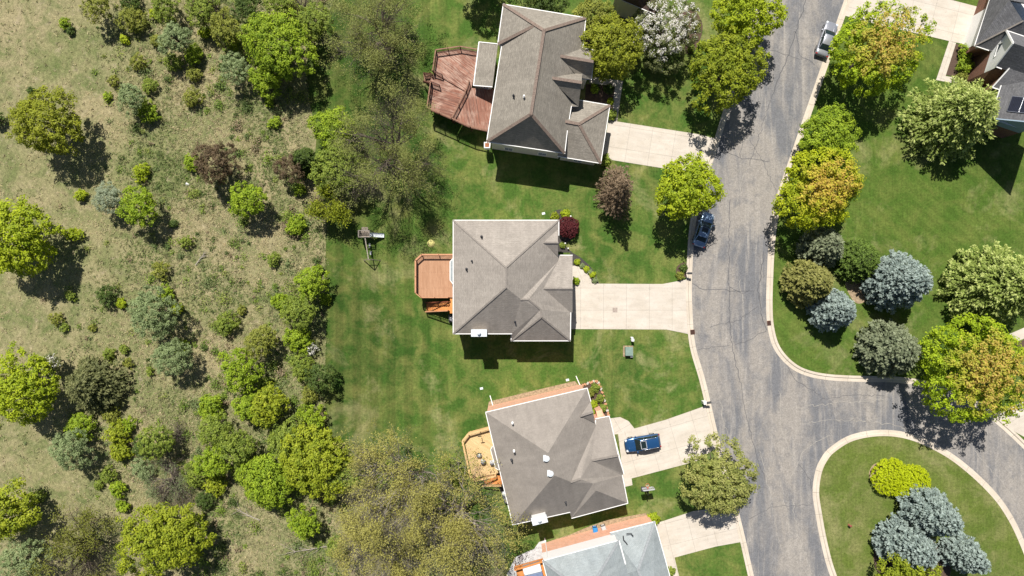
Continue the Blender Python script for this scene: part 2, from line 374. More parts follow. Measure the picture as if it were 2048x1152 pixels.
def kerb(name, inner, outer, closed=False):
    b = MB(); N = len(inner); I = W2(inner); O = W2(outer)
    prof = [(-.02, -.25), (-.02, -.092), (.50, -.085), (.62, .035), (1.0, .045), (1.02, -.25)]
    rows = []
    for a, c in zip(I, O): rows.append([(a[0] + (c[0] - a[0]) * t, a[1] + (c[1] - a[1]) * t, z) for t, z in prof])
    K = len(prof); seg = range(N if closed else N - 1); pts = [p for r in rows for p in r]
    b.idx(pts, [(i * K + j, ((i + 1) % N) * K + j, ((i + 1) % N) * K + j + 1, i * K + j + 1) for i in seg for j in range(K - 1)])
    o = b.build(name, M['kerb'])
    uv = o.data.uv_layers[0]; s = [0]
    for i in range(N): s.append(s[-1] + (Vector(I[(i + 1) % N]) - Vector(I[i])).length)
    for pi, pl in enumerate(o.data.polygons):
        i, j = divmod(pi, K - 1)
        for li, (ss, tt) in zip(pl.loop_indices, ((s[i], j), (s[i + 1], j), (s[i + 1], j + 1), (s[i], j + 1))): uv.data[li].uv = (ss, tt * .3 + 1)
    return tag(o, kind='structure')
kerb('kerb', ROADL, LK); kerb('kerb', ROADR, RK); kerb('kerb', ISL, IK, True)

sheet('meadow', [(-500, -300), (700, -300), (760, 500), (800, 1000), (1100, 1500), (-500, 1500)], M['meadow'], -.012)
LW = [(640, -90)] + spline([(668, 0), (640, 70), (612, 130), (618, 200), (632, 270), (628, 350), (640, 400), (652, 440), (650, 560), (652, 640), (650, 760), (652, 850), (690, 905), (760, 950), (830, 1010), (930, 1060), (1000, 1110), (1030, 1200), (1040, 1300)], 6) + [(1540, 1300)]
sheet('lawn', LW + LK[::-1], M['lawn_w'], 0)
sheet('lawn', RK + [(2300, 1110), (2600, 900), (2600, -90)], M['lawn_e'], 0)
sheet('lawn', IK, M['lawn_i'], .02)

def pave(name, poly, mat='concrete', z=.022, ang=0): return sheet(name, poly, M[mat], z, uvrot=math.radians(ang), thick=.2)
def kx(y, off=KW - 1, line=ROADL):
    """plan x of the road edge at row y"""
    for a, b in zip(line, line[1:]):
        if (a[1] - y) * (b[1] - y) <= 0 and a[1] != b[1]: return a[0] + (b[0] - a[0]) * (y - a[1]) / (b[1] - a[1]) - off
pave('driveway', [(1205, 317), (1217, 240), (1234, 243), (1394, 268), (kx(277), 277), (kx(322), 330), (1400, 345), (1329, 337)], ang=-9)
pave('walkway', [(1222, 240), (1230, 173), (1178, 166), (1178, 153), (1246, 162), (1234, 243)], z=.026, ang=-8)
pave('driveway', [(1142, 567), (1325, 568), (kx(559), 559), (kx(668), 668), (1333, 659), (1142, 658)], ang=0)
arc = [(1143 + 41 * math.cos(t), 570 + -39 * math.sin(t)) for t in np.linspace(0, math.pi / 2, 12)]
pave('walkway', [(1140, 568)] + arc + [(1140, 531)], z=.018, ang=20)
pave('driveway', [(1236, 866), (1269, 857), (1330, 840), (1407, 813), (kx(806), 806), (kx(896), 896), (1391, 923), (1247, 961)], ang=16)
pave('walkway', [(1212, 838), (1240, 834), (1257, 842), (1269, 857), (1236, 868), (1220, 870)], z=.018, ang=30)
pave('garage_apron', [(1245, 958), (1263, 956), (1265, 970), (1248, 974)], z=.014, ang=16)
pave('driveway', [(1308, 1048), (1387, 1022), (kx(1018), 1012), (kx(1084), 1084), (1431, 1093), (1349, 1115), (1358, 1152), (1372, 1200), (1330, 1200)], ang=14)
pave('driveway', [(1709, -60), (kx(32, -KW + 1, ROADR), 31), (1720, 40), (1898, 82), (1935, 90), (1957, 14), (1895, -2), (1830, -60)], ang=-14)
pave('walkway', [(1898, 82), (1912, 86), (1891, 152), (1932, 160), (1930, 171), (1872, 160)], z=.026, ang=-18)
pave('driveway', [(1984, 829), (2060, 798), (2110, 850), (2060, 880), (2034, 866)], ang=25)
pave('walkway', [(2012, 671), (2060, 650), (2060, 672), (2030, 685)], z=.02, ang=25)
pave('patio', [(1012, 1152), (1030, 1115), (1050, 1105), (1068, 1098), (1078, 1084), (1092, 1080), (1096, 1152)], 'patio', .03)
def bed(poly, mat, z=.012): return sheet('flower_bed', poly, M[mat], z, thick=.15)
bed([(1112, 476), (1125, 480), (1133, 494), (1144, 505), (1160, 514), (1176, 528), (1190, 545), (1198, 567), (1184, 568), (1180, 552), (1170, 540), (1158, 533), (1143, 530), (1140, 505), (1108, 505)], 'mulch_g')
bed(spline([(1100, 436), (1106, 424), (1122, 419), (1136, 428), (1152, 445), (1150, 472), (1128, 486), (1110, 480)], 5, True), 'mulch_g', .010)
bed([(1146, 552), (1153, 556), (1159, 567), (1146, 567)], 'mulch_g', .03)
bed(spline([(1160, 772), (1178, 765), (1193, 764), (1202, 778), (1212, 808), (1218, 832), (1205, 842), (1175, 850), (1165, 810)], 5, True), 'mulch_b')
bed([(1172, 168), (1230, 173), (1222, 232), (1200, 232), (1168, 225)], 'mulch_b')
bed(spline([(1385, 20), (1402, 40), (1405, 60), (1398, 85), (1385, 105), (1362, 100), (1350, 40)], 5, True), 'mulch_b')
bed(spline([(1165, 75), (1180, 80), (1180, 100), (1168, 100)], 4, True), 'mulch_b')
bed([(1912, 87), (1950, 100), (1945, 160), (1892, 150)], 'mulch_b')
bed([(2030, 688), (2060, 674), (2060, 700), (2042, 705)], 'mulch_b')
bed(spline([(1352, 545), (1357, 530), (1372, 526), (1374, 550), (1364, 557)], 5, True), 'mulch_b')

M['dry'] = plain('dry_soil_grass', (.36, .27, .17, 1), .95, var=.5, scale=4)
bed(spline([(1690, 560), (1725, 560), (1742, 585), (1725, 606), (1705, 600)], 5, True), 'dry')
bed([(1088, 1086), (1140, 1069), (1180, 1052), (1215, 1040), (1292, 1026), (1296, 1042), (1094, 1096)], 'dry', .010)
bed([(976, 812), (978, 803), (1060, 783), (1150, 762), (1160, 775), (990, 816)], 'dry', .010)
bed(spline([(1738, 955), (1744, 932), (1762, 924), (1790, 928), (1790, 975), (1775, 990), (1757, 983)], 5, True), 'dry', .024)
bed(spline([(1754, 1060), (1775, 1040), (1810, 1040), (1850, 1060), (1900, 1150), (1760, 1150)], 5, True), 'mulch_b', .024)

# cracks on the road
rc = random.Random(4)
def crack(pts, wd, mat, jit=2.0, name='road_crack', z=-.094):
    b = MB(); q = []
    for (x0, y0), (x1, y1) in zip(pts, pts[1:]):
        n = max(2, int(math.hypot(x1 - x0, y1 - y0) / 7))
        for k in range(n): q.append((x0 + (x1 - x0) * k / n + rc.uniform(-jit, jit), y0 + (y1 - y0) * k / n + rc.uniform(-jit, jit)))
    q.append(pts[-1]); q = W2(q); l = offset(q, wd / 2); r = offset(q, -wd / 2)
    for i in range(len(q) - 1):
        b.face([(*l[i], z), (*r[i], z), (*r[i + 1], z), (*l[i + 1], z)])
    return b
ck = MB()
def addc(b):
    base = len(ck.v); ck.v += b.v; ck.f += [[i + base for i in f] for f in b.f]; ck.m += b.m; ck.sm += b.sm
for pts, wd in [([(1613, 0), (1580, 100), (1545, 190)], .10), ([(1545, 190), (1500, 330)], .06), ([(1437, 300), (1480, 315), (1540, 322)], .07), ([(1480, 315), (1503, 225), (1520, 210)], .06),
                ([(1590, 60), (1600, 110), (1630, 130)], .07), ([(1536, 98), (1600, 118)], .06), ([(1560, 400), (1520, 310), (1500, 280)], .05),
                ([(1460, 400), (1458, 500), (1458, 580), (1462, 680), (1480, 760)], .08), ([(1386, 565), (1400, 577), (1440, 580), (1510, 582)], .07), ([(1460, 575), (1480, 586), (1490, 586), (1500, 580)], .07),
                ([(1530, 500), (1516, 580), (1525, 640), (1534, 660)], .09), ([(1516, 612), (1480, 640), (1420, 655)], .06), ([(1534, 660), (1490, 684), (1470, 690)], .06),
                ([(1480, 760), (1500, 860), (1530, 960)], .06), ([(1390, 700), (1460, 690)], .05), ([(1600, 930), (1620, 960), (1627, 985)], .06), ([(1560, 700), (1590, 760), (1640, 790)], .06),
                ([(1500, 1040), (1540, 1015), (1620, 1010)], .05), ([(1640, 800), (1700, 790), (1770, 792)], .05)]: addc(crack(pts, wd, None))
tag(ck.build('road_crack', M['tar']), kind='structure')
ck = MB()
for pts, wd in [([(1560, 780), (1565, 860), (1590, 930)], .05), ([(1560, 820), (1660, 808), (1770, 800)], .06), ([(1600, 850), (1650, 838), (1720, 842), (1760, 836)], .05), ([(1480, 560), (1488, 640)], .06),
                ([(1700, 838), (1780, 850), (1830, 862)], .07), ([(1560, 960), (1580, 1060), (1600, 1152)], .05), ([(1520, 900), (1545, 1010), (1560, 1100)], .05), ([(1950, 900), (1990, 950), (2040, 1010)], .06),
                ([(1440, 800), (1452, 860), (1480, 930)], .06), ([(1585, 1000), (1600, 1080), (1625, 1152)], .06), ([(1490, 340), (1470, 420)], .05), ([(1660, 870), (1610, 900), (1580, 960)], .06)]: addc(crack(pts, wd, None, 3.0, z=-.095))
tag(ck.build('road_crack', M['palecrack']), kind='structure')

# ------------------------------------------------------------------ houses
def pane_window(root, c, nrm, wd, ht, mat_frame='white'):
    """a window part with its pane: c centre on the wall, nrm outward unit normal (Vector 2d)"""
    t = Vector((-nrm.y, nrm.x, 0)); n = Vector((nrm.x, nrm.y, 0)); c = Vector(c); z = Vector((0, 0, 1))
    f = MB(); k = .09
    for s in (-1, 1):
        f.beam(c + t * s * wd / 2 - z * (ht / 2 + k / 2) + n * .03, c + t * s * wd / 2 + z * (ht / 2 + k / 2) + n * .03, k, .10)
        f.beam(c - t * (wd / 2 - k / 2) + z * s * ht / 2 + n * .028, c + t * (wd / 2 - k / 2) + z * s * ht / 2 + n * .028, .09, k)
    f.beam(c - z * (ht / 2 - k / 2) + n * .025, c + z * (ht / 2 - k / 2) + n * .025, .05, .05)
    f.beam(c - t * (wd / 2 - k / 2) + n * .025, c + t * (wd / 2 - k / 2) + n * .025, .05, .05)
    fo = f.build('window', M[mat_frame], root)
    p = MB(); q = c + n * .012
    p.face([q - t * (wd / 2 - k / 2) - z * (ht / 2 - k / 2), q + t * (wd / 2 - k / 2) - z * (ht / 2 - k / 2), q + t * (wd / 2 - k / 2) + z * (ht / 2 - k / 2), q - t * (wd / 2 - k / 2) + z * (ht / 2 - k / 2)])
    p.build('pane', M['window'], fo)

def house(name, label, V, faces, blocks, ridges, roofm, capm, wallm, low=None, lowz=2.9, capw=.32, inset=.42, nowin=(), vents=()):
    allp = [P(*V[k]) for b in blocks for k in b[0]]
    c = sum(allp, Vector((0, 0, 0))) / len(allp); c.z = 0
    root = empty(name, c, label, 'house')
    lift = lambda z: z if z < 6.35 else 6.2 + (z - 6.2) * 1.34
    pt = {k: P(v[0], v[1], lift(v[2])) for k, v in V.items()}
    r = MB()
    for f in faces:
        pts = [pt[k] for k in f]; r.face(pts)
    ro = r.build('roof', M[roofm], root)
    for a, b in ridges:
        cp = MB(); d = (pt[b] - pt[a]).normalized() * .05
        cp.beam(pt[a] - d + Vector((0, 0, .012)), pt[b] + d + Vector((0, 0, .012)), capw, .07)
        cp.build('ridge_cap', M[capm], ro)
    wins = []
    for bi, (keys, gut) in enumerate(blocks):
        gt = MB(); wl = MB(); wl2 = MB(); sf = MB()
        poly = [pt[k] for k in keys]; p2 = [(p.x, p.y) for p in poly]; ez = min(p.z for p in poly)
        if area(p2) < 0: poly = poly[::-1]; p2 = p2[::-1]; keys = keys[::-1]
        ins = offset(p2, inset); n = len(p2)
        sf.face([(x, y, ez - .15) for x, y in p2])
        for i in range(n):
            j = (i + 1) % n; e = {keys[i], keys[j]}
            a, b = ins[i], ins[j]; ln_ = math.hypot(b[0] - a[0], b[1] - a[1])
            is_g = gut is True or any(e == set(q) for q in gut)
            if is_g:
                A, B = poly[i].copy(), poly[j].copy(); A.z = A.z - .05; B.z = B.z - .05
                t = (B - A).normalized(); nn = Vector((t.y, -t.x, 0)); o = nn * .055
                gt = MB(); gt.beam(A + o * .8 - t * .02, B + o * .8 + t * .08, .09, .13); gt.build('gutter', M['white'], root)
            if low:
                wl.face([(a[0], a[1], -.2), (b[0], b[1], -.2), (b[0], b[1], min(lowz, ez - .152)), (a[0], a[1], min(lowz, ez - .152))])
                if ez - .2 > lowz: wl2.face([(a[0], a[1], lowz), (b[0], b[1], lowz), (b[0], b[1], ez - .152), (a[0], a[1], ez - .152)])
            else: wl.face([(a[0], a[1], -.2), (b[0], b[1], -.2), (b[0], b[1], ez - .152), (a[0], a[1], ez - .152)])
            if ln_ > 2.4 and is_g and (keys[i], keys[j]) not in nowin and (keys[j], keys[i]) not in nowin:
                t = Vector((b[0] - a[0], b[1] - a[1])).normalized(); nrm = Vector((t.y, -t.x)); k = max(1, int(ln_ / 3.6))
                for s in range(k):
                    q = Vector(a) + t * (ln_ * (s + .5) / k)
                    for zz in ((1.6, 4.5) if ez > 5 else (1.6,)): wins.append(((q.x, q.y, zz), nrm))
        wl.build('wall', M[low or wallm], root)
        if low and wl2.f: wl2.build('wall', M[wallm], root, label='upper wall clad in siding')
        sf.build('soffit', M['white'], root)
    for q, nrm in wins: pane_window(root, q, nrm, 1.1, 1.35)
    for v in vents:
        (x, y, z), kind = v; p = P(x, y, lift(z))
        b = MB()
        if kind == 'pipe':
            b.cyl(p - Vector((0, 0, .25)), .09, .65, 10); b.cyl(p - Vector((0, 0, .12)), .17, .18, 10, 0, .10); b.build('vent_pipe', M['darkgrey'], ro)
        elif kind == 'wpipe':
            b.cyl(p - Vector((0, 0, .25)), .14, .3, 10, 0, .11); b.cyl(p, .12, .42, 10); b.build('vent_pipe', M['white'], ro, label='white vent pipe')
        else:
            b.cyl(p - Vector((0, 0, .3)), .20, .42, 18); b.cyl(p + Vector((0, 0, .12)), .36, .05, 20); b.cyl(p + Vector((0, 0, .17)), .36, .18, 20, 0, .10)
            b.box(p + Vector((0, 0, -.14)), (.75, .75, .03)); b.build('roof_vent', M['whitemetal'], ro)
    return root, pt, ro

def chimney(root, px, py, w_, d_, z0, z1, ang, wm='siding', label=None):
    p = P(px, py, z1); b = MB(); b.box((p.x, p.y, (z0 + z1) / 2 - .05), (w_, d_, z1 - z0 - .1), ang); o = b.build('chimney', M[wm], root, label)
    t = MB(); t.box((p.x, p.y, z1), (w_ + .16, d_ + .16, .1), ang); t.build('chimney_cap', M['whitemetal'], o)
    f = MB(); f.cyl((p.x, p.y, z1 + .05), .16, .25, 12); f.cyl((p.x, p.y, z1 + .32), .24, .04, 12); f.build('flue', M['whitemetal'], o)

E = 6.1
V = dict(A=(907, 441, E), B=(1117, 441, E), B2=(1117, 471, E), V1=(1116, 523, E - .25), C=(907, 667, E), D=(1023, 667, E), R1=(1012, 535, 9.5), R2=(1012, 575, 9.5),
         R3=(1042, 599, 8.4), R4=(1057, 599, 8.3), R5=(1081, 619, 7.7), R6=(1083, 634, 7.55), F=(1023, 681, 5.2), G=(1140, 681, 5.2), H=(1141, 625, 5.2), I=(1145, 577, 7.05), Pp=(1087, 577, 7.15),
         J=(1145, 511, 5.2), K=(1118, 511, 5.2), I0=(1145, 625, 5.2), D2=(1023, 667, 5.2), Q=(1087, 485, 7.15), Q2=(1116, 485, 7.1), Q3=(1116, 513, 6.05), Q4=(1116, 457, 6.05), K2=(1118, 560, 5.2), K3=(1023, 625, 5.2))
house('house', 'square house with warm grey hip roof and a white box chimney, orange-brown deck behind', V,
      ['ABR1', ], [(['A', 'B'], True)], [], 'roof_b', 'cap_b', 'siding') if False else None
F = [['A', 'B', 'R1'], ['A', 'R1', 'R2', 'C'], ['C', 'R2', 'R3', 'R4', 'R5', 'D'], ['B', 'B2', 'V1', 'R3', 'R2', 'R1'], ['V1', 'K', 'J', 'I', 'Pp'], ['V1', 'Pp', 'R4', 'R3'],
     ['Pp', 'H', 'G', 'R6', 'R5', 'R4'], ['Pp', 'I', 'I0', 'H'], ['R5', 'R6', 'F', 'D'], ['F', 'G', 'R6'], ['Q', 'Q2', 'Q3'], ['Q4', 'Q2', 'Q']]
RG = [('A', 'R1'), ('B', 'R1'), ('R1', 'R2'), ('R2', 'C'), ('R3', 'R4'), ('R4', 'R5'), ('R5', 'R6'), ('R6', 'F'), ('R6', 'G'), ('Pp', 'I'), ('Q', 'Q2')]
HB, pt, ro = house('house', 'square house with warm grey hip roof, orange-brown deck behind and wide pale driveway', V, F,
      [(['A', 'B', 'B2', 'V1', 'D', 'C'], [('A', 'B'), ('B', 'B2'), ('A', 'C'), ('C', 'D'), ('V1', 'Q3')]),
       (['K', 'J', 'I0', 'H', 'G', 'F', 'K3'], [('K', 'J'), ('G', 'F'), ('H', 'G'), ('F', 'K3')])], RG, 'roof_b', 'cap_b', 'siding', capw=.20, nowin=(),
      vents=[((963, 473, 7.6), 'pipe'), ((944, 522, 7.4), 'pipe'), ((933, 538, 7.2), 'pipe'), ((1030, 643, 7.0), 'pipe')])
b = MB(); a = P(1118, 441, E); c_ = P(1118, 471, E); gz = MB()
gable = MB(); gable.face([pt['J'] + Vector((-.05, -.2, -.15)), pt['I0'] + Vector((-.05, 0, -.15)), pt['I'] + Vector((-.05, 0, -.12))]); gable.build('gable_wall', M['siding'], HB)
chimney(HB, 958, 666, 1.75, .72, 0, 7.9, 0)
# bay window with its own little roof beside the deck
b = MB(); bz = 3.9; q = [P(908, 517, bz), P(902, 523, bz), P(902, 560, bz), P(908, 568, bz)]
b.prism([(v.x + .05, v.y) for v in q], .3, bz); b.build('bay', M['siding'], HB)
b = MB(); t0 = [v + Vector((-.12, 0, .02)) for v in q]; t1 = [Vector((t0[0].x + .7, v.y * 1, bz + .5)) for v in q]
for i in range(3): b.face([t0[i], t0[i + 1], t1[i + 1], t1[i]])
b.build('bay_roof', M['roof_d'], HB)
b = MB()
for i in range(3): b.beam(t0[i], t0[i + 1], .09, .09)
b.build('bay_gutter', M['white'], HB)

E = 6.2
V = dict(A=(1007, 9, E), B=(1171, 36, E), A2=(996, 88, E), A3=(1004, 91, E), C=(974, 283, E), D=(1129, 306, E), X=(1071, 50, 8.9), R1=(1088, 61, 9.6), R2=(1062, 228, 9.6),
         B2=(1165, 96, E), S1=(1190, 101, 5.6), S2=(1182, 159, 5.6), S3=(1157, 155, E), SR=(1119, 112, 7.9), SE=(1186, 123, 7.3),
         T0=(1165, 145, 6.0), TR=(1098, 155, 8.3), TE=(1163, 165, 7.9), T1=(1157, 213, 6.0), T2=(1142, 213, 6.2), U=(1137, 243, 6.2), U2=(1134, 262, 6.2),
         GR=(1122, 241, 6.5), GP=(1158, 248, 6.4), G1=(1160, 201, 4.3), G2=(1219, 211, 4.3), G3=(1201, 326, 4.3), G4=(1115, 312, 4.3), GV=(1141, 205, 4.3), GW=(1133, 262, 4.3))
F = [['A', 'B', 'R1', 'X'], ['A', 'X', 'A2'], ['A2', 'X', 'R1', 'R2', 'C', 'A3'], ['B', 'B2', 'T1', 'T2', 'U', 'U2', 'D', 'R2', 'R1'], ['C', 'R2', 'D'],
     ['SR', 'SE', 'S1', 'B2'], ['SR', 'SE', 'S2', 'S3'], ['TR', 'TE', 'T0'], ['TR', 'TE', 'T1'],
     ['GR', 'GP', 'G2', 'G1', 'GV'], ['GP', 'G3', 'G2'], ['GR', 'GP', 'G3', 'G4']]
RG = [('A', 'R1'), ('B', 'R1'), ('X', 'A2'), ('R1', 'R2'), ('R2', 'C'), ('R2', 'D'), ('SR', 'SE'), ('TR', 'TE'), ('GR', 'GP'), ('GP', 'G2'), ('GP', 'G3')]
HA, pt, ro = house('house', 'large house with brown ridge lines on its grey hip roof, worn red deck behind', V, F,
      [(['A', 'B', 'B2', 'T0', 'T1', 'T2', 'U', 'U2', 'D', 'C', 'A3', 'A2'], [('A', 'B'), ('B', 'B2'), ('A', 'A2'), ('A3', 'C'), ('C', 'D'), ('U2', 'D'), ('U', 'T2'), ('A2', 'A3')]),
       (['S1', 'S2', 'S3', 'B2'], [('S1', 'B2'), ('S1', 'S2')]), (['GV', 'G1', 'G2', 'G3', 'G4', 'GW'], [('G1', 'G2'), ('G2', 'G3'), ('G3', 'G4')])], RG, 'roof_a', 'cap_a', 'siding', capw=.36,
      vents=[((1027, 191, 8.2), 'pipe'), ((1048, 193, 9.0), 'wpipe')])
for k, tri in (('S', ('S1', 'SE', 'S2')), ('T', ('T0', 'TE', 'T1'))):
    b = MB(); b.face([pt[q] + Vector((-.12, 0, -.08)) for q in tri]); b.build('gable_wall', M['siding'], HA)
# sunroom with low roof over the deck
b = MB(); q = [P(958, 84, 4.0), P(996, 88, 5.2), P(985, 174, 5.2), P(947, 171, 4.0)]; b.face(q); b.face([v - Vector((0, 0, .14)) for v in reversed(q)]); so_ = b.build('roof', M['roof_a'], HA, label='low sunroom roof')
b = MB(); b.beam(q[0], q[3], .12, .12); b.beam(q[0], q[1], .10, .12); b.beam(q[3], q[2], .10, .12); b.build('gutter', M['white'], so_)
iw = offset([(v.x, v.y) for v in reversed(q)], -.35 if area([(v.x, v.y) for v in reversed(q)]) < 0 else .35); b = MB()
b.prism(iw, -.2, 3.88); b.build('wall', M['siding'], HA, label='sunroom wall')
a = Vector(iw[0]); 
for i in range(4):
    p0, p1 = Vector(iw[i]), Vector(iw[(i + 1) % 4])
    mid = (p0 + p1) / 2
    if mid.y < min(v[1] for v in iw) + .5:
        t = (p1 - p0).normalized(); n = Vector((t.y, -t.x)); n = n if n.y < 0 else -n
        for s in (-.45, .45): pane_window(HA, (mid.x + t.x * s, mid.y + t.y * s, 3.2), n, .75, .8)
E = 5.9
V = dict(A=(972, 825, E), B=(1174, 777, E), B2=(1181, 803, E), V1=(1192, 851, E - .3), C=(1026, 1049, E), D=(1139, 1024, E), R1=(1096, 906, 9.4), R2=(1109, 951, 9.4),
         R3=(1142, 964, 8.3), R4=(1160, 958, 8.2), R5=(1186, 967, 7.7), R6=(1192, 981, 7.5), F=(1143, 1036, 5.0), G=(1255, 1006, 5.0), H=(1244, 951, 5.0), I=(1236, 911, 6.9), Pp=(1183, 921, 7.2),
         J=(1218, 833, 5.0), K=(1192, 838, 5.0), I0=(1247, 948, 5.0), Q=(1161, 832, 7.0), Q2=(1186, 824, 6.9), Q3=(1189, 846, 5.9), Q4=(1181, 803, 5.9), K3=(1130, 980, 5.0))
F = [['A', 'B', 'R1'], ['A', 'R1', 'R2', 'C'], ['C', 'R2', 'R3', 'R4', 'R5', 'D'], ['B', 'B2', 'V1', 'R3', 'R2', 'R1'], ['V1', 'K', 'J', 'I', 'Pp'], ['V1', 'Pp', 'R4', 'R3'],
     ['Pp', 'H', 'G', 'R6', 'R5', 'R4'], ['Pp', 'I', 'I0', 'H'], ['R5', 'R6', 'F', 'D'], ['F', 'G', 'R6'], ['Q', 'Q2', 'Q3'], ['Q4', 'Q2', 'Q']]
RG = [('R3', 'R4'), ('Pp', 'I'), ('Q', 'Q2')]
HC, pt, ro = house('house', 'tilted brown-grey roofed house with salmon brick side wall and a tan deck', V, F,
      [(['A', 'B', 'B2', 'V1', 'D', 'C'], [('A', 'B'), ('B', 'B2'), ('A', 'C'), ('C', 'D')]),
       (['K', 'J', 'I0', 'H', 'G', 'F', 'K3'], [('K', 'J'), ('J', 'I0'), ('G', 'F'), ('H', 'G')])], RG, 'roof_c', 'cap_b', 'brick', capw=.24, inset=.26, nowin=(('A', 'B'), ('F', 'G'), ('C', 'D')),
      vents=[((1025, 846, 7.4), 'wpipe'), ((1028, 902, 7.6), 'wpipe'), ((1023, 920, 7.3), 'pipe'), ((1131, 1004, 7.0), 'pipe'), ((1093, 917, 9.3), 'turbine'), ((1101, 947, 9.3), 'turbine')])
chimney(HC, 1079, 1040, 1.75, .8, 0, 7.7, math.radians(14), 'sidingw')
for a, c in (((980, 791, .08), (986, 812, .08)), ((1152, 752, .08), (1161, 773, .08))):
    b = MB(); b.beam(P(*a), P(*c), .11, .09); e2 = P(*c); b.beam(e2, e2 + Vector((0.03, -.1, 5.5)), .09, .09); b.build('downspout', M['white'], HC)
b = MB(); bz = 3.7; q = [P(987, 892, bz), P(983, 899, bz), P(993, 936, bz), P(1001, 941, bz)]
b.prism([(v.x + .08, v.y) for v in q], .3, bz); b.build('bay', M['siding'], HC)
b = MB(); t0 = [v + Vector((-.12, 0, .02)) for v in q]; t1 = [v + Vector((.75, 0, .5)) for v in q]
for i in range(3): b.face([t0[i], t0[i + 1], t1[i + 1], t1[i]])
b.build('bay_roof', M['roof_c'], HC)
b = MB()
for i in range(3): b.beam(t0[i], t0[i + 1], .08, .08)
b.build('bay_gutter', M['white'], HC)
b = MB(); p = P(1200, 828, 3); b.box((p.x, p.y, 1.4), (.8, .9, 2.8), math.radians(14)); b.build('porch_pier', M['brick'], HC)

E = 6.2
V = dict(A=(1086, 1122, E), B=(1238, 1081, E), B1=(1251, 1128, E), C=(1140, 1330, E), C2=(1290, 1290, E), R1=(1173, 1190, 9.3), R2=(1190, 1245, 9.3),
         G0=(1221, 1066, 3.4), G1=(1309, 1044, 3.4), G2=(1372, 1270, 3.4), G3=(1270, 1290, 3.4), GR=(1276, 1140, 6.2), GR2=(1307, 1220, 6.2), GI=(1240, 1140, 3.4), GS=(1260, 1146, 5.4), GT=(1215, 1160, 3.4))
F = [['A', 'B', 'R1'], ['A', 'R1', 'R2', 'C'], ['B', 'B1', 'C2', 'R2', 'R1'], ['C', 'R2', 'C2'], ['G0', 'G1', 'GR', 'GT'], ['G1', 'G2', 'GR2', 'GR'], ['GR', 'GR2', 'G3', 'GT']]
HD, pt, ro = house('house', 'house with pale blue-grey roof cut off by the bottom edge, white siding over salmon brick', V, F,
      [(['A', 'B', 'C2', 'C'], [('A', 'B'), ('A', 'C')]), (['G0', 'G1', 'G2', 'G3'], [('G0', 'G1'), ('G1', 'G2')])], [('A', 'R1'), ('B', 'R1'), ('G1', 'GR'), ('GR', 'GR2')], 'roof_d', 'cap_d', 'sidingw', low='brick', lowz=3.1, capw=.3, inset=.2, nowin=(('A', 'B'), ('G0', 'G1')))
b = MB(); b.beam(pt['B'] + Vector((0, 0, .02)), pt['B1'] + Vector((0, 0, .02)), .14, .14); b.build('gutter', M['white'], ro)
b = MB(); a = P(1091, 1084, .05); b.beam(a, a + Vector((0, 0, 5.8)), .12, .1); b.beam(a, P(1089, 1076, .05), .12, .1); b.build('downspout', M['white'], HD)
b = MB(); a = P(1254, 1068, 4.3); b.tube([a + Vector((-.5, -.2, .1)), a + Vector((-.45, -.7, .12)), a + Vector((-.1, -1.1, .2)), a + Vector((0, -1.3, .2))], .07, 8)
b.tube([a + Vector((-.1, .1, .15)), a + Vector((.5, .15, .2)), a + Vector((.75, -.2, .2))], .06, 8); b.build('antenna_bracket', M['darkgrey'], ro)

# neighbour at the top right, seen obliquely: brown brick, white gabled bay, solar panels
V = dict(A=(1950, 91, 3.6), B=(1980, -3, 3.6), B9=(2000, -60, 3.6), A2=(1977, 100, 3.6), R1=(2046, 42, 6.6), R0=(2019, 0, 6.6), R9=(2120, 20, 6.6), A9=(2090, 130, 3.6),
         Q0=(2013, 61, 5.6), Q9=(2075, 82, 5.6), QR=(1990, 133, 5.6), QR2=(2003, 138, 5.6), Q8=(2062, 158, 5.6), QE=(2026, 86, 7.8), Q7=(2080, 104, 7.8),
         T0=(2009, 121, 4.6), T9=(2070, 141, 4.6), TE=(2018, 137, 5.9), T7=(2076, 156, 5.9), TR=(1984, 175, 4.6), TR2=(2000, 180, 4.6), T8=(2052, 198, 4.6),
         S0=(2003, 171, 5.4), S1=(1981, 237, 5.4), S2=(2127, 251, 9.6), S3=(2161, 145, 9.6), SB=(2072, 267.5, 5.4), SC=(2104, 166, 5.4))
F = [['A', 'B', 'B9', 'R9', 'R0', ], ['A', 'R0', 'R1'], ['A', 'R1', 'A9', 'A2'], ['Q0', 'QE', 'Q7', 'Q9'], ['QE', 'QR', 'Q8', 'Q7'],
     ['T0', 'TE', 'T7', 'T9'], ['TE', 'TR', 'T8', 'T7'], ['S0', 'S1', 'S2', 'S3']]
HE, pt, ro = house('house', 'charcoal roofed brick house with white gabled bay and solar panels in the upper right corner', V, F,
      [(['A', 'B9', 'R9', 'A9', 'A2'], [('A', 'B9'), ('A', 'A2')]), (['S0', 'S1', 'SB', 'SC'], [('S0', 'S1')])], [('A', 'R1')], 'roof_e', 'cap_b', 'sidingb', low='brick2', lowz=3.0, capw=.18, inset=.5,
      nowin=(('A', 'B9'),))
def base(k, z, d=0): v = pt[k].copy(); v.z = z; return v
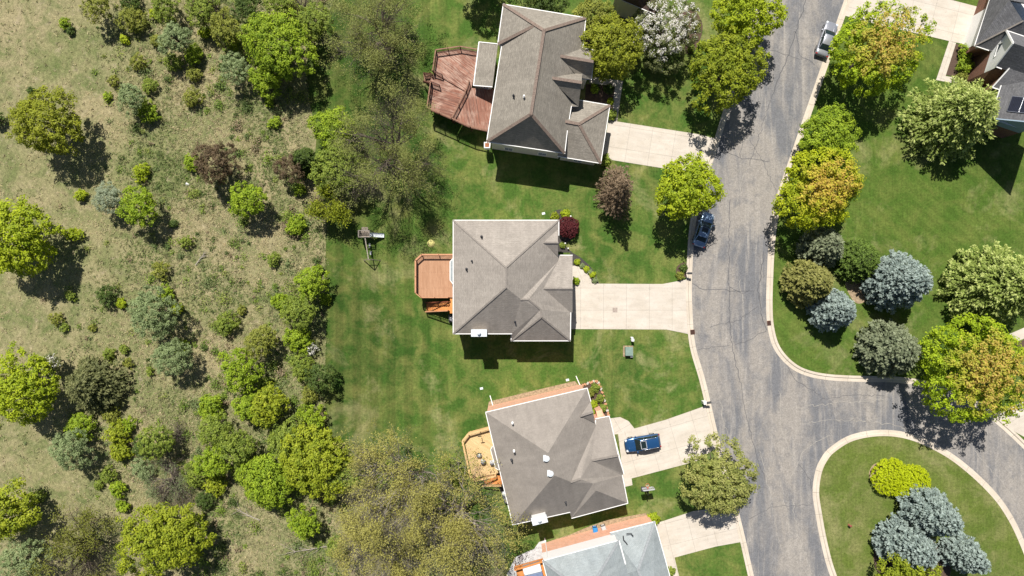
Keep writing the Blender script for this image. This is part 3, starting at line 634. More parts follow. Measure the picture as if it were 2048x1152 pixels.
# white gable wall of the bay
t = (pt['QR'] - pt['Q0']); t.z = 0; t.normalize(); n = Vector((t.y, -t.x, 0)); n = n if n.x < 0 else -n
o_ = -n * .25; lft = pt['Q0'] + o_; rgt = pt['QR'] + o_
b = MB(); b.face([Vector((lft.x, lft.y, 3.3)), Vector((rgt.x, rgt.y, 3.3)), rgt, pt['QE'] + o_ - Vector((0, 0, .05)), lft]); b.build('gable_wall', M['sidingw'], HE)
b = MB(); b.beam(pt['Q0'], pt['QE'], .16, .2); b.beam(pt['QE'], pt['QR'], .16, .2); b.beam(pt['QR'], pt['QR2'], .12, .12)
b.beam(pt['T0'], pt['TE'], .12, .16); b.beam(pt['TE'], pt['TR'], .12, .16); b.beam(pt['TR'], pt['TR2'], .12, .12); b.beam(pt['Q0'], pt['Q9'], .1, .1); b.build('barge_board', M['white'], ro)
cw = lft.lerp(rgt, .47); pane_window(HE, (cw.x + n.x * .02, cw.y + n.y * .02, 5.35), Vector((n.x, n.y)), 1.7, 1.7)
b = MB(); i1 = pt['S1'] + Vector((.4, .3, -.1)); a9 = pt['S2'] + Vector((.1, .35, -.1)); b.face([i1, Vector((a9.x, a9.y, 5.25)), a9]); b.build('gable_wall', M['sidingb'], HE, label='blue-grey gable wall')
b = MB(); b.beam(pt['S1'], pt['S2'], .14, .16); b.build('barge_board', M['sidingb'], ro)
# brick porch under the bays
b = MB(); lo = [lft - n * 0, rgt, pt['TR'] + o_, pt['TR2'] + o_, P(2060, 190, 3), P(2060, 90, 3)]
b.face([Vector((lft.x, lft.y, -.2)), Vector((rgt.x, rgt.y, -.2)), Vector((rgt.x, rgt.y, 3.3)), Vector((lft.x, lft.y, 3.3))])
tr = pt['TR'] + o_; te = pt['TE'] + o_; t0_ = pt['T0'] + o_
b.face([Vector((rgt.x, rgt.y, -.2)), Vector((tr.x, tr.y, -.2)), tr, te, t0_, Vector((rgt.x, rgt.y, 4.6))]); b.build('wall', M['brick2'], HE, label='brown brick porch front')
b = MB(); nn = n * .02; c0 = (rgt + tr) / 2; t2 = (tr - rgt); t2.z = 0; t2.normalize()
arch = [c0 + t2 * .8 * math.cos(a_) + Vector((0, 0, 2.1 - c0.z + .7 * math.sin(a_))) + n * .03 for a_ in np.linspace(0, math.pi, 10)]
b.face([Vector((c0.x, c0.y, 0)) + t2 * .8 + n * .03] + arch + [Vector((c0.x, c0.y, 0)) - t2 * .8 + n * .03]); b.build('porch_opening', M['black'], HE)
# garage door on the west wall
p0 = P(1951, 91, 3.6); p1 = P(1980, -3, 3.6); t = (p1 - p0); t.z = 0; t.normalize(); n2 = Vector((-t.y, t.x, 0)); n2 = n2 if n2.x < 0 else -n2
c = p0 + t * 3.1 - n2 * .47; b = MB(); b.beam(Vector((c.x, c.y, 0)) - t * 2.45 + Vector((0, 0, 1.2)), Vector((c.x, c.y, 0)) + t * 2.45 + Vector((0, 0, 1.2)), .08, 2.4); b.build('garage_door', M['white'], HE)
# solar panels: top-level? fixed to the roof, so parts
nrm = (pt['S1'] - pt['S0']).cross(pt['S2'] - pt['S0']).normalized(); nrm = nrm if nrm.z > 0 else -nrm
ux = (pt['S2'] - pt['S1']).normalized(); vy = (pt['S0'] - pt['S1']); vy = (vy - ux * vy.dot(ux)).normalized()
def onpl(px, py):
    c0 = Vector((0, 0, H)); d = P(px, py, 0) - c0; return c0 + d * ((pt['S1'] - c0).dot(nrm) / d.dot(nrm))
M['pv'] = concrete('solar_cells', (.022, .026, .045, 1), (.17, .17), .012, jd=.25)
for k in range(3):
    q = [onpl(2014 + 24 * k, 223 + 2.6 * k), onpl(2037 + 24 * k, 225.5 + 2.6 * k), onpl(2048 + 24 * k, 195.5 + 2.6 * k), onpl(2025 + 24 * k, 193 + 2.6 * k)]; up = nrm * .12
    b = MB(); b.idx([v for v in q] + [v + up for v in q], [(4, 5, 6, 7), (0, 1, 5, 4), (1, 2, 6, 5), (2, 3, 7, 6), (3, 0, 4, 7)]); so_ = b.build('solar_panel', M['pv'], ro)
    b = MB()
    for i in range(4): b.beam(q[i] + up, q[(i + 1) % 4] + up, .04, .03)
    b.build('panel_frame', M['chrome'], so_)
sw = pt['S1'] ; 

# corner of a house above the top edge
V = dict(A=(1309, 27, 5.4), B=(1284, 17, 5.4), C=(1268, -22, 8.0), D=(1335, -40, 5.4), E1=(1310, -60, 8.0), W=(1225, -8, 5.4), W2=(1260, -70, 5.4))
F = [['A', 'B', 'C', 'E1', 'D'], ['B', 'W', 'C'], ['C', 'W', 'W2', 'E1']]
HF, pt, ro = house('house', 'maroon-brown tiled roof corner and beige wall of a house above the white blossom tree', V, F, [(['A', 'B', 'W', 'W2', 'D'], [('A', 'B')])], [], 'roof_f', 'cap_a', 'siding', inset=.35)
b = MB(); b.beam(P(1305, 30, .4), P(1309, 25, 5.3), .08, .08); b.build('downspout', M['white'], HF)

# ------------------------------------------------------------------ decks
def railing(root, pts, h, mrail, mcap, capw=.14, post=1.8, closed=False, name='railing', bal=.15):
    r = MB(); cpm = MB(); posts = []
    for a, c in zip(pts, pts[1:]):
        a = Vector(a); c = Vector(c); d = c - a; ln_ = d.length; up = Vector((0, 0, 1)); n = max(1, round(ln_ / post))
        cpm.beam(a + up * h, c + up * h, capw, .045)
        r.beam(a + up * (h - .09), c + up * (h - .09), .045, .07); r.beam(a + up * .12, c + up * .12, .045, .07)
        for k in range(int(ln_ / bal)):
            q = a + d * ((k + .5) * bal / ln_); r.beam(q + up * .14, q + up * (h - .1), .032, .032)
        for k in range(n + 1): posts.append(a + d * (k / n))
    ro_ = r.build(name, mrail, root); cpm.build('rail_cap', mcap, ro_)
    seen = []
    for q in posts:
        if any((q - s).length < .3 for s in seen): continue
        seen.append(q); MB().beam(q - Vector((0, 0, .1)), q + Vector((0, 0, h + .03)), .10, .10).build('post', mrail, ro_)
    return ro_
def deckfloor(root, poly, mat, rim, ang, name='deck_floor', t=.18, legs=True):
    pts = [P(*p) for p in poly]; p2 = [(p.x, p.y) for p in pts]
    if area(p2) < 0: p2 = p2[::-1]
    z = poly[0][2]; b = MB(); b.prism(p2, z - t, z, 1, 0); b.build(name, [mat, rim], root, uvrot=math.radians(ang))
    ins = offset(p2, .25)
    if legs:
        for q in ins: MB().beam((*q, -.1), (*q, z - t), .14, .14).build('support_post', rim, root)

# deck of the top house: two upper levels, middle split level, small stair platform
z = 2.6
D1 = empty('deck', P(900, 190, 0), 'large worn red-brown timber deck with angled boards and dark railings', 'deck')
a_ = [(873, 105, z), (921, 98, z), (957, 104, z), (953, 130, z), (943, 176, z), (933, 184, z), (868, 146, z)]
deckfloor(D1, a_, M['deck_red'], M['rail_red'], -38)
deckfloor(D1, [(868, 146, z - .17), (933, 184, z - .17), (904, 240, z - .17), (856, 219, z - .17), (861, 160, z - .17)], M['deck_red'], M['rail_red'], -18)
deckfloor(D1, [(933, 184, z + .02), (943, 176, z + .02), (990, 178, z + .02), (976, 264, z + .02), (940, 256, z + .02), (904, 240, z + .02)], M['deck_red'], M['rail_red'], -82)
rr = lambda pts, dz=0: [P(x, y, z + dz) for x, y in pts]
railing(D1, rr([(867, 146), (873, 105), (921, 98), (955, 104)]), 1.0, M['rail_red'], M['cap_red'])
railing(D1, rr([(863, 168), (856, 219), (904, 240)], -.17), 1.1, M['rail_red'], M['cap_red'])
railing(D1, rr([(939, 166), (933, 184), (904, 240)], .02), 1.0, M['rail_red'], M['cap_red'])
railing(D1, rr([(904, 240), (941, 256), (976, 264)], .02), 1.0, M['rail_red'], M['cap_red'])
railing(D1, rr([(868, 147), (885, 153)], -.17), .95, M['rail_red'], M['rail_red']); railing(D1, rr([(864, 168), (880, 174)], -.17), .95, M['rail_red'], M['rail_red'])
st = MB()
for k in range(11):
    f = k / 11; p = P(868 - 20 * f, 160 - 6 * f, z - .3 - f * 2.3); st.box(p, (.30, 1.15, .05), math.radians(10))
st.build('stair', M['cap_red'], D1)
railing(D1, [P(866, 152, z - .3), P(849, 150, .6)], .9, M['rail_red'], M['rail_red']); railing(D1, [P(862, 170, z - .3), P(848, 166, .6)], .9, M['rail_red'], M['rail_red'])

z = 2.7
D2 = empty('deck', P(870, 560, 0), 'orange-brown timber deck with clipped corners beside the square grey-roofed house', 'deck')
deckfloor(D2, [(833, 521, z), (845, 510, z), (915, 510, z), (915, 595, z), (844, 595, z), (833, 586, z)], M['deck_or'], M['rail_or'], 90)
railing(D2, [P(*q, z) for q in [(913, 510), (845, 510), (833, 521), (833, 586)]], 1.0, M['rail_or'], M['cap_or'], .2)
railing(D2, [P(*q, z) for q in [(833, 586), (844, 595), (898, 595)]], 1.0, M['rail_or'], M['cap_or'], .1)
st = MB()
for k in range(13):
    f = k / 13; p = P(900 - 48 * f, 612 + 2 * f, z - .15 - f * 2.4); st.box(p, (.30, 1.2, .05), 0)
st.build('stair', M['wood_or'], D2)
st = MB(); q = P(903, 612, z - .1); st.box((q.x + .3, q.y, z - .1), (1.0, 1.9, .1)); st.build('landing', M['wood_or'], D2)
railing(D2, [P(897, 603, z - .1), P(852, 605, .3)], .9, M['rail_or'], M['rail_or']); railing(D2, [P(897, 621, z - .1), P(852, 623, .3)], .9, M['rail_or'], M['cap_or'])

z = 1.4
D3 = empty('deck', P(960, 910, 0), 'tan timber deck with clipped corners on the west side of the tilted house', 'deck')
deckfloor(D3, [(927, 878, z), (938, 864, z), (985, 851, z), (1010, 945, z), (989, 948, z), (954, 955, z), (942, 947, z)], M['deck_tan'], M['rail_tan'], -32)
railing(D3, [P(*q, z) for q in [(982, 852), (937, 865), (926, 879), (941, 948), (954, 957), (992, 948)]], 1.0, M['rail_tan'], M['rail_tan'], .24)
st = MB()
for k in range(7):
    f = k / 7; p = P(1000 - 34 * f, 960 - 2 * f, z - .15 - f * 1.2); st.box(p, (.34, 1.2, .05), math.radians(10))
st.build('stair', M['wood_or'], D3); railing(D3, [P(1002, 968, z - .1), P(966, 968, .2)], .9, M['rail_tan'], M['rail_tan'])

z = 1.3
D4 = empty('deck', P(1080, 1130, 0), 'orange timber deck at the bottom edge beside the blue-grey roofed house', 'deck')
deckfloor(D4, [(1030, 1133, z), (1090, 1116, z), (1110, 1200, z), (1050, 1215, z)], M['wood_or'], M['wood_or'], 75)
railing(D4, [P(*q, z) for q in [(1029, 1134), (1089, 1116)]], 1.0, M['wood_or'], M['wood_or'], .22)

# ------------------------------------------------------------------ small things
def thing1(b, name, label, cat, mats, origin, **k): o = b.build(name, mats, origin=origin, **k); return tag(o, label, cat)
ht = empty('hot_tub', P(1068, 1136, 1.3), 'white and slate-blue rectangular tub cover on the orange deck', 'hot tub')
a = math.radians(14); p = P(1066, 1142, 1.3)
b = MB(); b.box((p.x, p.y, 1.7), (2.3, 2.3, .8), a); b.build('tub', M['cap_d'], ht, bevel=.05)
b = MB(); b.box((p.x - .15, p.y + .62, 2.17), (2.35, 1.15, .12), a); b.build('cover', M['whitemetal'], ht, bevel=.03)
M['slate'] = plain('slate_blue_vinyl', (.16, .21, .33, 1), .5, var=.2)
b = MB(); b.box((p.x + .15, p.y - .57, 2.16), (2.35, 1.15, .10), a); b.build('cover', M['slate'], ht, label='slate-blue half of the cover', bevel=.03)

def wheelie(px, py, mat, label, rz):
    q = P(px, py, 0); r = empty('wheeled_bin', q, label, 'bin', 'wheeled bins against the brick wall')
    b = MB(); c, s = math.cos(rz), math.sin(rz)
    def R(x, y, z): return q + Vector((x * c - y * s, x * s + y * c, z))
    lo = [R(-.22, -.25, .05), R(.22, -.25, .05), R(.22, .25, .05), R(-.22, .25, .05)]; hi = [R(-.3, -.36, 1.0), R(.3, -.36, 1.0), R(.3, .36, 1.0), R(-.3, .36, 1.0)]
    b.idx(lo + hi, [(0, 1, 2, 3), (4, 5, 6, 7), (0, 1, 5, 4), (1, 2, 6, 5), (2, 3, 7, 6), (3, 0, 4, 7)]); b.build('body', mat, r, bevel=.04)
    b = MB(); b.idx([R(-.32, -.42, 1.005), R(.32, -.42, 1.005), R(.32, .38, 1.005), R(-.32, .38, 1.005), R(-.24, -.34, 1.12), R(.24, -.34, 1.12), R(.24, .3, 1.14), R(-.24, .3, 1.14)], [(4, 5, 6, 7), (0, 1, 5, 4), (1, 2, 6, 5), (2, 3, 7, 6), (3, 0, 4, 7)]); b.build('lid', mat, r, bevel=.03)
    b = MB(); b.tube([R(-.25, .42, .95), R(.25, .42, .95)], .02); b.build('handle', M['black'], r)
    for sx in (-.27, .27): b = MB(); b.tube([R(sx - .03, .28, .12), R(sx + .03, .28, .12)], .12, 12); b.build('wheel', M['tyre'], r)
M['blue'] = plain('blue_plastic', (.03, .22, .52, 1), .4, var=.05); M['ltgrey'] = plain('light_grey_plastic', (.45, .45, .46, 1), .5, var=.08)
wheelie(1189, 1056, M['blue'], 'blue wheeled bin beside the brick wall of the blue-grey house', math.radians(6))
wheelie(1206, 1053, M['ltgrey'], 'light grey wheeled bin next to the blue bin', math.radians(20))

def ac_unit(px, py, label, sx=.85, mat='ltgrey', rz=0):
    q = P(px, py, 0); r = empty('air_conditioner', q, label, 'air conditioner')
    b = MB(); b.box(q + Vector((0, 0, .45)), (sx, sx, .8), rz); b.build('case', M['darkgrey'], r, bevel=.04)
    b = MB(); b.box(q + Vector((0, 0, .04)), (sx + .15, sx + .15, .08), rz); b.build('pad', M['concrete'], r)
    b = MB(); b.cyl(q + Vector((0, 0, .852)), .33, .03, 20); b.cyl(q + Vector((0, 0, .88)), .1, .04, 12); b.build('fan_grille', M[mat], r)
ac_unit(905, 637, 'grey air conditioning unit at the corner below the orange-brown deck stairs')
ac_unit(1004, 970, 'dark boxed air conditioning unit just below the tan deck', .8, 'black', .25)
ac_unit(1009, 984, 'pale topped air conditioning unit, second below the tan deck', .75, 'whitemetal', .25)
# grill with rounded lid
q = P(1011, 996, 0); r = empty('kettle_grill', q, 'small grey barrel grill by the wall, lowest of the things below the tan deck', 'grill')
b = MB(); b.tube([q + Vector((-.1, .3, .8)), q + Vector((.1, -.3, .8))], .26, 14); b.build('lid', M['ltgrey'], r)
for sx, sy in ((-.2, -.25), (.2, -.25), (-.2, .25), (.2, .25)): MB().beam(q + Vector((sx, sy, 0)), q + Vector((sx, sy, .62)), .04, .04).build('leg', M['black'], r)
b = MB(); b.beam(q + Vector((-.02, .35, .8)), q + Vector((-.1, .6, .8)), .3, .03); b.build('side_shelf', M['black'], r)
# potted plant on the corner of the worn deck
q = P(974, 291, 0); r = empty('chimney_planter', q, 'terracotta filled white box at the lower left corner of the large house', 'planter'); r.name = 'planter'
b = MB(); b.prism(W2([(968, 284), (981, 284), (980, 296), (968, 296)], 2.5), 1.4, 2.5); b.build('box', M['white'], r, bevel=.05)
M['terra'] = plain('terracotta_soil', (.35, .14, .07, 1), .9, var=.5, scale=9)
b = MB(); b.prism(W2([(970, 286), (979, 286), (978, 294), (970, 294)], 2.52), 2.4, 2.52); b.build('soil', M['terra'], r)
MB().beam(P(974, 291, 0), P(974, 291, 1.4), .2, .2).build('stand', M['darkgrey'], r)

def seat(px, py, z, label, rz, round_=True):
    q = P(px, py, z); r = empty('patio_chair', q, label, 'chair', 'patio chairs on the tan deck')
    b = MB(); b.cyl(q + Vector((0, 0, .40)), .30, .07, 16); b.build('seat', M['ltgrey'], r)
    b = MB(); pts = [q + Vector((.33 * math.cos(rz + t), .33 * math.sin(rz + t), .62)) for t in np.linspace(-1.5, 1.5, 9)]; b.tube(pts, .05, 6); 
    b.tube([v - Vector((0, 0, .12)) for v in pts], .04, 6); b.build('backrest', M['darkgrey'], r)
    for t in (.8, 2.4, 3.9, 5.5): MB().beam(q + Vector((.24 * math.cos(t), .24 * math.sin(t), 0)), q + Vector((.24 * math.cos(t), .24 * math.sin(t), .41)), .03, .03).build('leg', M['black'], r)
seat(959, 909, 1.4, 'round grey patio chair, upper left of the pair on the tan deck', 2.4)
seat(966, 921, 1.4, 'round grey patio chair, lower right of the pair on the tan deck', -1.0)
seat(984, 923, 1.4, 'round white-seated patio chair against the bay roof on the tan deck', -.8)

# parasol frame lying over the tan deck rail
q = P(961, 866, 1.4); r = empty('umbrella_stand', q, 'thin dark patio lamp post on the north rail of the tan deck', 'post'); r.name = 'lamp_post'
b = MB(); b.beam(q + Vector((0, 0, 1.0)), q + Vector((0, 0, 2.1)), .07, .07); b.build('pole', M['black'], r); b = MB(); b.beam(q + Vector((-.25, 0, 2.1)), q + Vector((.25, .05, 2.1)), .1, .08); b.build('lamp', M['black'], r)

# transformer, pedestals
q = P(1256, 702, 0); r = empty('transformer_box', q, 'green metal utility cabinet on a concrete pad in the front lawn', 'utility box')
b = MB(); b.box(q + Vector((0, 0, .05)), (1.35, 1.45, .1)); b.build('pad', M['dry'], r)
M['utgreen'] = plain('dull_green_paint', (.19, .27, .23, 1), .5, var=.15)
b = MB(); b.box(q + Vector((.02, 0, .45)), (.95, 1.1, .7)); b.build('case', M['utgreen'], r, bevel=.03); b = MB(); b.box(q + Vector((.02, .02, .83)), (1.0, 1.14, .06)); b.build('lid', M['utgreen'], r, bevel=.02)
for px, py, h, label in ((1263, 679, 1.0, 'white utility pedestal just above the green cabinet'), (1262, 711, .45, 'short white pedestal at the lower right corner of the green cabinet')):
    q = P(px, py, 0); r = empty('utility_pedestal', q, label, 'pedestal'); b = MB(); b.box(q + Vector((0, 0, h / 2)), (.28, .28, h)); b.build('post', M['white'], r, bevel=.03)
    b = MB(); b.box(q + Vector((0, 0, h + .04)), (.36, .36, .08)); b.build('cap', M['white'], r, bevel=.02)
    if h > .8: b = MB(); b.box(q + Vector((-.03, .28, .35)), (.3, .18, .7)); b.build('side_box', M['white'], r, bevel=.02)

# mailboxes at the kerb
def mailbox(px, py, label, two, rz=0):
    q = P(px, py, 0); r = empty('mailbox', q, label, 'mailbox', 'mailboxes at the kerb'); c, s = math.cos(rz), math.sin(rz)
    R = lambda x, y, z: q + Vector((x * c - y * s, x * s + y * c, z))
    MB().beam(R(0, 0, 0), R(0, 0, 1.15), .1, .1).build('post', M['white'] if two else M['darkgrey'], r)
    b = MB(); b.beam(R(-.25, 0, 1.1), R(.45, 0, 1.1), .09, .08); b.build('arm', M['white'] if two else M['darkgrey'], r)
    b = MB(); ring = [(.0 + .14 * math.cos(t), .12 + .14 * math.sin(t)) for t in np.linspace(0, math.pi, 7)] + [(-.14, 0), (.14, 0)]
    pts = [R(x, y, 1.16 + zz) for x in (-.05, .52) for y, zz in ring]; n = len(ring)
    b.idx(pts, [tuple(range(n)), tuple(range(n, 2 * n))] + [(i, (i + 1) % n, n + (i + 1) % n, n + i) for i in range(n)]); b.build('box', M['darkgrey'], r)
    if two: b = MB(); b.box(R(-.2, .02, .55), (.42, .42, 1.1), rz); b.build('newspaper_box', M['white'], r, bevel=.03)
mailbox(1371, 547, 'dark grey mailbox in the mulch spot by the kerb above the widest driveway', False)
mailbox(1409, 803, 'white and black mailbox at the kerb above the driveway with the blue SUV', True, .2)

# basketball hoop
q = P(1288, 975, 0); r = empty('basketball_hoop', q, 'basketball hoop with clear backboard and orange rim facing the driveway', 'basketball hoop'); dr = Vector((-.12, .99, 0)); sd = Vector((.99, .12, 0))
MB().beam(q, q + Vector((0, 0, 2.9)), .14, .14).build('pole', M['black'], r)
b = MB(); b.beam(q + Vector((0, 0, 2.4)), q + dr * .75 + Vector((0, 0, 3.0)), .1, .1); b.beam(q + Vector((0, 0, 2.8)), q + dr * .75 + Vector((0, 0, 3.4)), .1, .1); b.beam(q + Vector((0, 0, 2.8)), q - dr * .3 + Vector((0, 0, 2.3)), .12, .2); b.build('arm', M['black'], r)
c = q + dr * .8 + Vector((0, 0, 3.3)); b = MB()
for s1 in (-1, 1): b.beam(c + sd * .72 * s1 - Vector((0, 0, .5)), c + sd * .72 * s1 + Vector((0, 0, .5)), .09, .09); b.beam(c - sd * .68 + Vector((0, 0, .5 * s1)), c + sd * .68 + Vector((0, 0, .5 * s1)), .12, .09)
bo = b.build('backboard', M['ltgrey'], r); gm = glassy('clear_board', (.7, .75, .78, 1)); gm.node_tree.nodes['Principled BSDF'].inputs['Transmission Weight'].default_value = .85
b = MB(); b.beam(c - sd * .66, c + sd * .66, .02, .9); b.build('board_pane', gm, bo)
M['orange'] = plain('orange_steel', (.55, .10, .03, 1), .5, var=.05); rc_ = c + dr * .38 - Vector((0, 0, .25)); b = MB()
b.tube([rc_ + Vector((.23 * math.cos(t), .23 * math.sin(t), 0)) for t in np.linspace(0, 2 * math.pi, 17)], .025, 6); b.beam(c - Vector((0, 0, .25)), c + dr * .16 - Vector((0, 0, .25)), .12, .04); b.build('rim', M['orange'], r)
b = MB()
for t in np.linspace(0, 2 * math.pi, 13)[:-1]:
    for s1 in (-.25, .25): b.beam(rc_ + Vector((.22 * math.cos(t), .22 * math.sin(t), 0)), rc_ + Vector((.13 * math.cos(t + s1), .13 * math.sin(t + s1), -.42)), .014, .014)
b.build('net', M['white'], r)
b = MB(); b.box(q + Vector((.02, -.15, .12)), (.9, .6, .22)); b.build('base', M['darkgrey'], r, bevel=.05)

# play set
q = P(738, 480, 0); r = empty('playset', q, 'weathered wooden play tower with white slide and swing beam on the back lawn', 'playset')
def PS(x, y, z): return P(x, y, z)
M['oldwood'] = plain('weathered_grey_wood', (.30, .25, .20, 1), .85, var=.4, scale=6); tz = 1.5
c4 = [(717, 461), (739, 461), (739, 474), (717, 474)]
for x, y in c4: a0 = PS(x, y, 2.4); MB().beam((a0.x, a0.y, 0), a0, .11, .11).build('post', M['oldwood'], r)
b = MB(); b.prism(W2(c4, tz), tz - .06, tz, 0); b.build('platform', M['oldwood'], r, uvrot=1.57)
b = MB()
for i in range(4):
    a0, a1 = PS(*c4[i], 2.35), PS(*c4[(i + 1) % 4], 2.35); b.beam(a0, a1, .09, .12)
    if i != 1:
        a0, a1 = PS(*c4[i], 2.0), PS(*c4[(i + 1) % 4], 2.0); b.beam(a0, a1, .05, .07); 
        for k in range(1, 7): m_ = a0.lerp(a1, k / 7); b.beam(m_ - Vector((0, 0, .45)), m_ + Vector((0, 0, .3)), .05, .03)
b.build('tower_rail', M['cap_b'], r)
b = MB(); 
for k in range(5): y = 455 + k * 1.7; b.beam(PS(723, y, 1.3 - (4 - k) * .22), PS(736, y, 1.3 - (4 - k) * .22), .10, .05)
b.build('ladder', M['oldwood'], r)
b = MB(); s0 = PS(739, 469, tz); s1 = PS(768, 471, .25); n = 8; prof = [(-.28, .16), (-.25, 0), (.25, 0), (.28, .16)]
rows = []
for k in range(n + 1):
    t = k / n; c = s0.lerp(s1, t); c.z = tz * (1 - t) ** 1.25 + .2 * t; rows += [c + Vector((0, dy, dz)) for dy, dz in prof]
b.idx(rows, [(i * 4 + j, i * 4 + 4 + j, i * 4 + 5 + j, i * 4 + 1 + j) for i in range(n) for j in range(3)], 0, True); b.build('slide', M['whitemetal'], r)
bt = PS(730, 474, 2.3); be = PS(737, 518, 2.3)
MB().beam(bt, be, .12, .14).build('swing_beam', M['palebark'], r)
b = MB(); b.beam(be, Vector((be.x - 1.1, be.y - .1, 0)), .09, .09); b.beam(be, Vector((be.x + 1.1, be.y - .1, 0)), .09, .09); b.beam(Vector((be.x - .55, be.y - .05, 1.1)), Vector((be.x + .55, be.y - .05, 1.1)), .06, .06); b.build('swing_frame', M['oldwood'], r)
for t in (.35, .7):
    m_ = bt.lerp(be, t); sw_ = MB().box((m_.x + .05, m_.y, .5), (.22, .5, .04)).build('swing_seat', M['ltgrey'], r); c2 = MB()
    for s in (-.22, .22): c2.beam(Vector((m_.x + .05, m_.y + s, .5)), Vector((m_.x, m_.y + s, 2.25)), .02, .02)
    c2.build('chain', M['black'], sw_)

# small flat things in the lawns
thing1(MB().cyl(P(862, 487, 0), .52, .035, 28), 'stepping_stone', 'round pale yellowish disc lying on the lawn above the orange-brown deck', 'ground disc', plain('pale_worn_disc', L(196, 188, 120), .9, var=.3, scale=6), P(862, 487, 0))
for px, py, l in ((1087, 427, 'small white ground lid on the lawn above the square house'), (963, 777, 'small pale ground lid in the lawn, left of the pair above the brick wall'), (1135, 760, 'small pale ground lid beside the white downspout extension')):
    thing1(MB().box(P(px, py, .03), (.42, .3, .06), .2), 'valve_lid', l, 'ground lid', M['whitemetal'], P(px, py, 0), bevel=.015)
thing1(MB().box(P(1230, 620, .03), (.65, .62, .02)), 'access_cover', 'square brown patched cover in the middle of the widest driveway', 'cover', plain('stained_cover', (.42, .35, .30, 1), .9, var=.6, scale=12), P(1230, 620, 0))
for px, py, a_, l in ((1385, 664, .1, 'rust-brown storm drain grate at the kerb below the widest driveway'), (1539, 646, .1, 'rust-brown storm drain grate at the kerb of the east lawn')):
    q = P(px, py, -.04); r = empty('storm_drain', q, l, 'drain', 'storm drains'); b = MB(); b.box(q, (.62, .62, .06), a_); b.build('frame', plain('rusty_iron', (.13, .06, .04, 1), .8), r)
    b = MB()
    for k in range(5): b.box(q + Vector((0, -.22 + k * .11, .045)), (.52, .045, .03), a_)
    b.build('grate', M['black'], r)
q = P(1697, 1049, 0); r = empty('fire_hydrant', q, 'small dull red hydrant alone on the island lawn', 'hydrant'); M['red'] = plain('dull_red_paint', (.24, .07, .05, 1), .6)
b = MB(); b.cyl(q, .11, .62, 12); b.cyl(q + Vector((0, 0, .62)), .15, .06, 12); b.cyl(q + Vector((0, 0, .68)), .12, .12, 12, 0, .04); b.build('barrel', M['red'], r)
for s in (-1, 1): MB().tube([q + Vector((0, 0, .45)), q + Vector((.22 * s, 0, .45))], .06, 8).build('nozzle', M['red'], r)
b = MB(); rs = random.Random(2); q = P(374, 368, 0)
pts = [q + Vector((.28 * math.cos(t) * rs.uniform(.6, 1.2), .22 * math.sin(t) * rs.uniform(.6, 1.2), .03)) for t in np.linspace(0, 6.28, 9)[:-1]]; top = q + Vector((.05, 0, .22))
for i in range(8): b.face([pts[i], pts[(i + 1) % 8], top])
thing1(b, 'plastic_bag', 'crumpled white plastic bag lying in the rough meadow', 'litter', M['white'], q)
# small garden lights
for px, py, l in ((1141, 433, 'tiny white garden light above the dark red bush'), (1130, 487, 'tiny white garden light below the dark red bush'), (1136, 497, 'tiny white garden light lower right of the dark red bush')):
    q = P(px, py, 0); r = empty('garden_light', q, l, 'garden light', 'garden lights in the mulch'); MB().cyl(q, .03, .35, 8).build('stem', M['white'], r); MB().cyl(q + Vector((0, 0, .35)), .10, .08, 10).build('cap', M['white'], r)

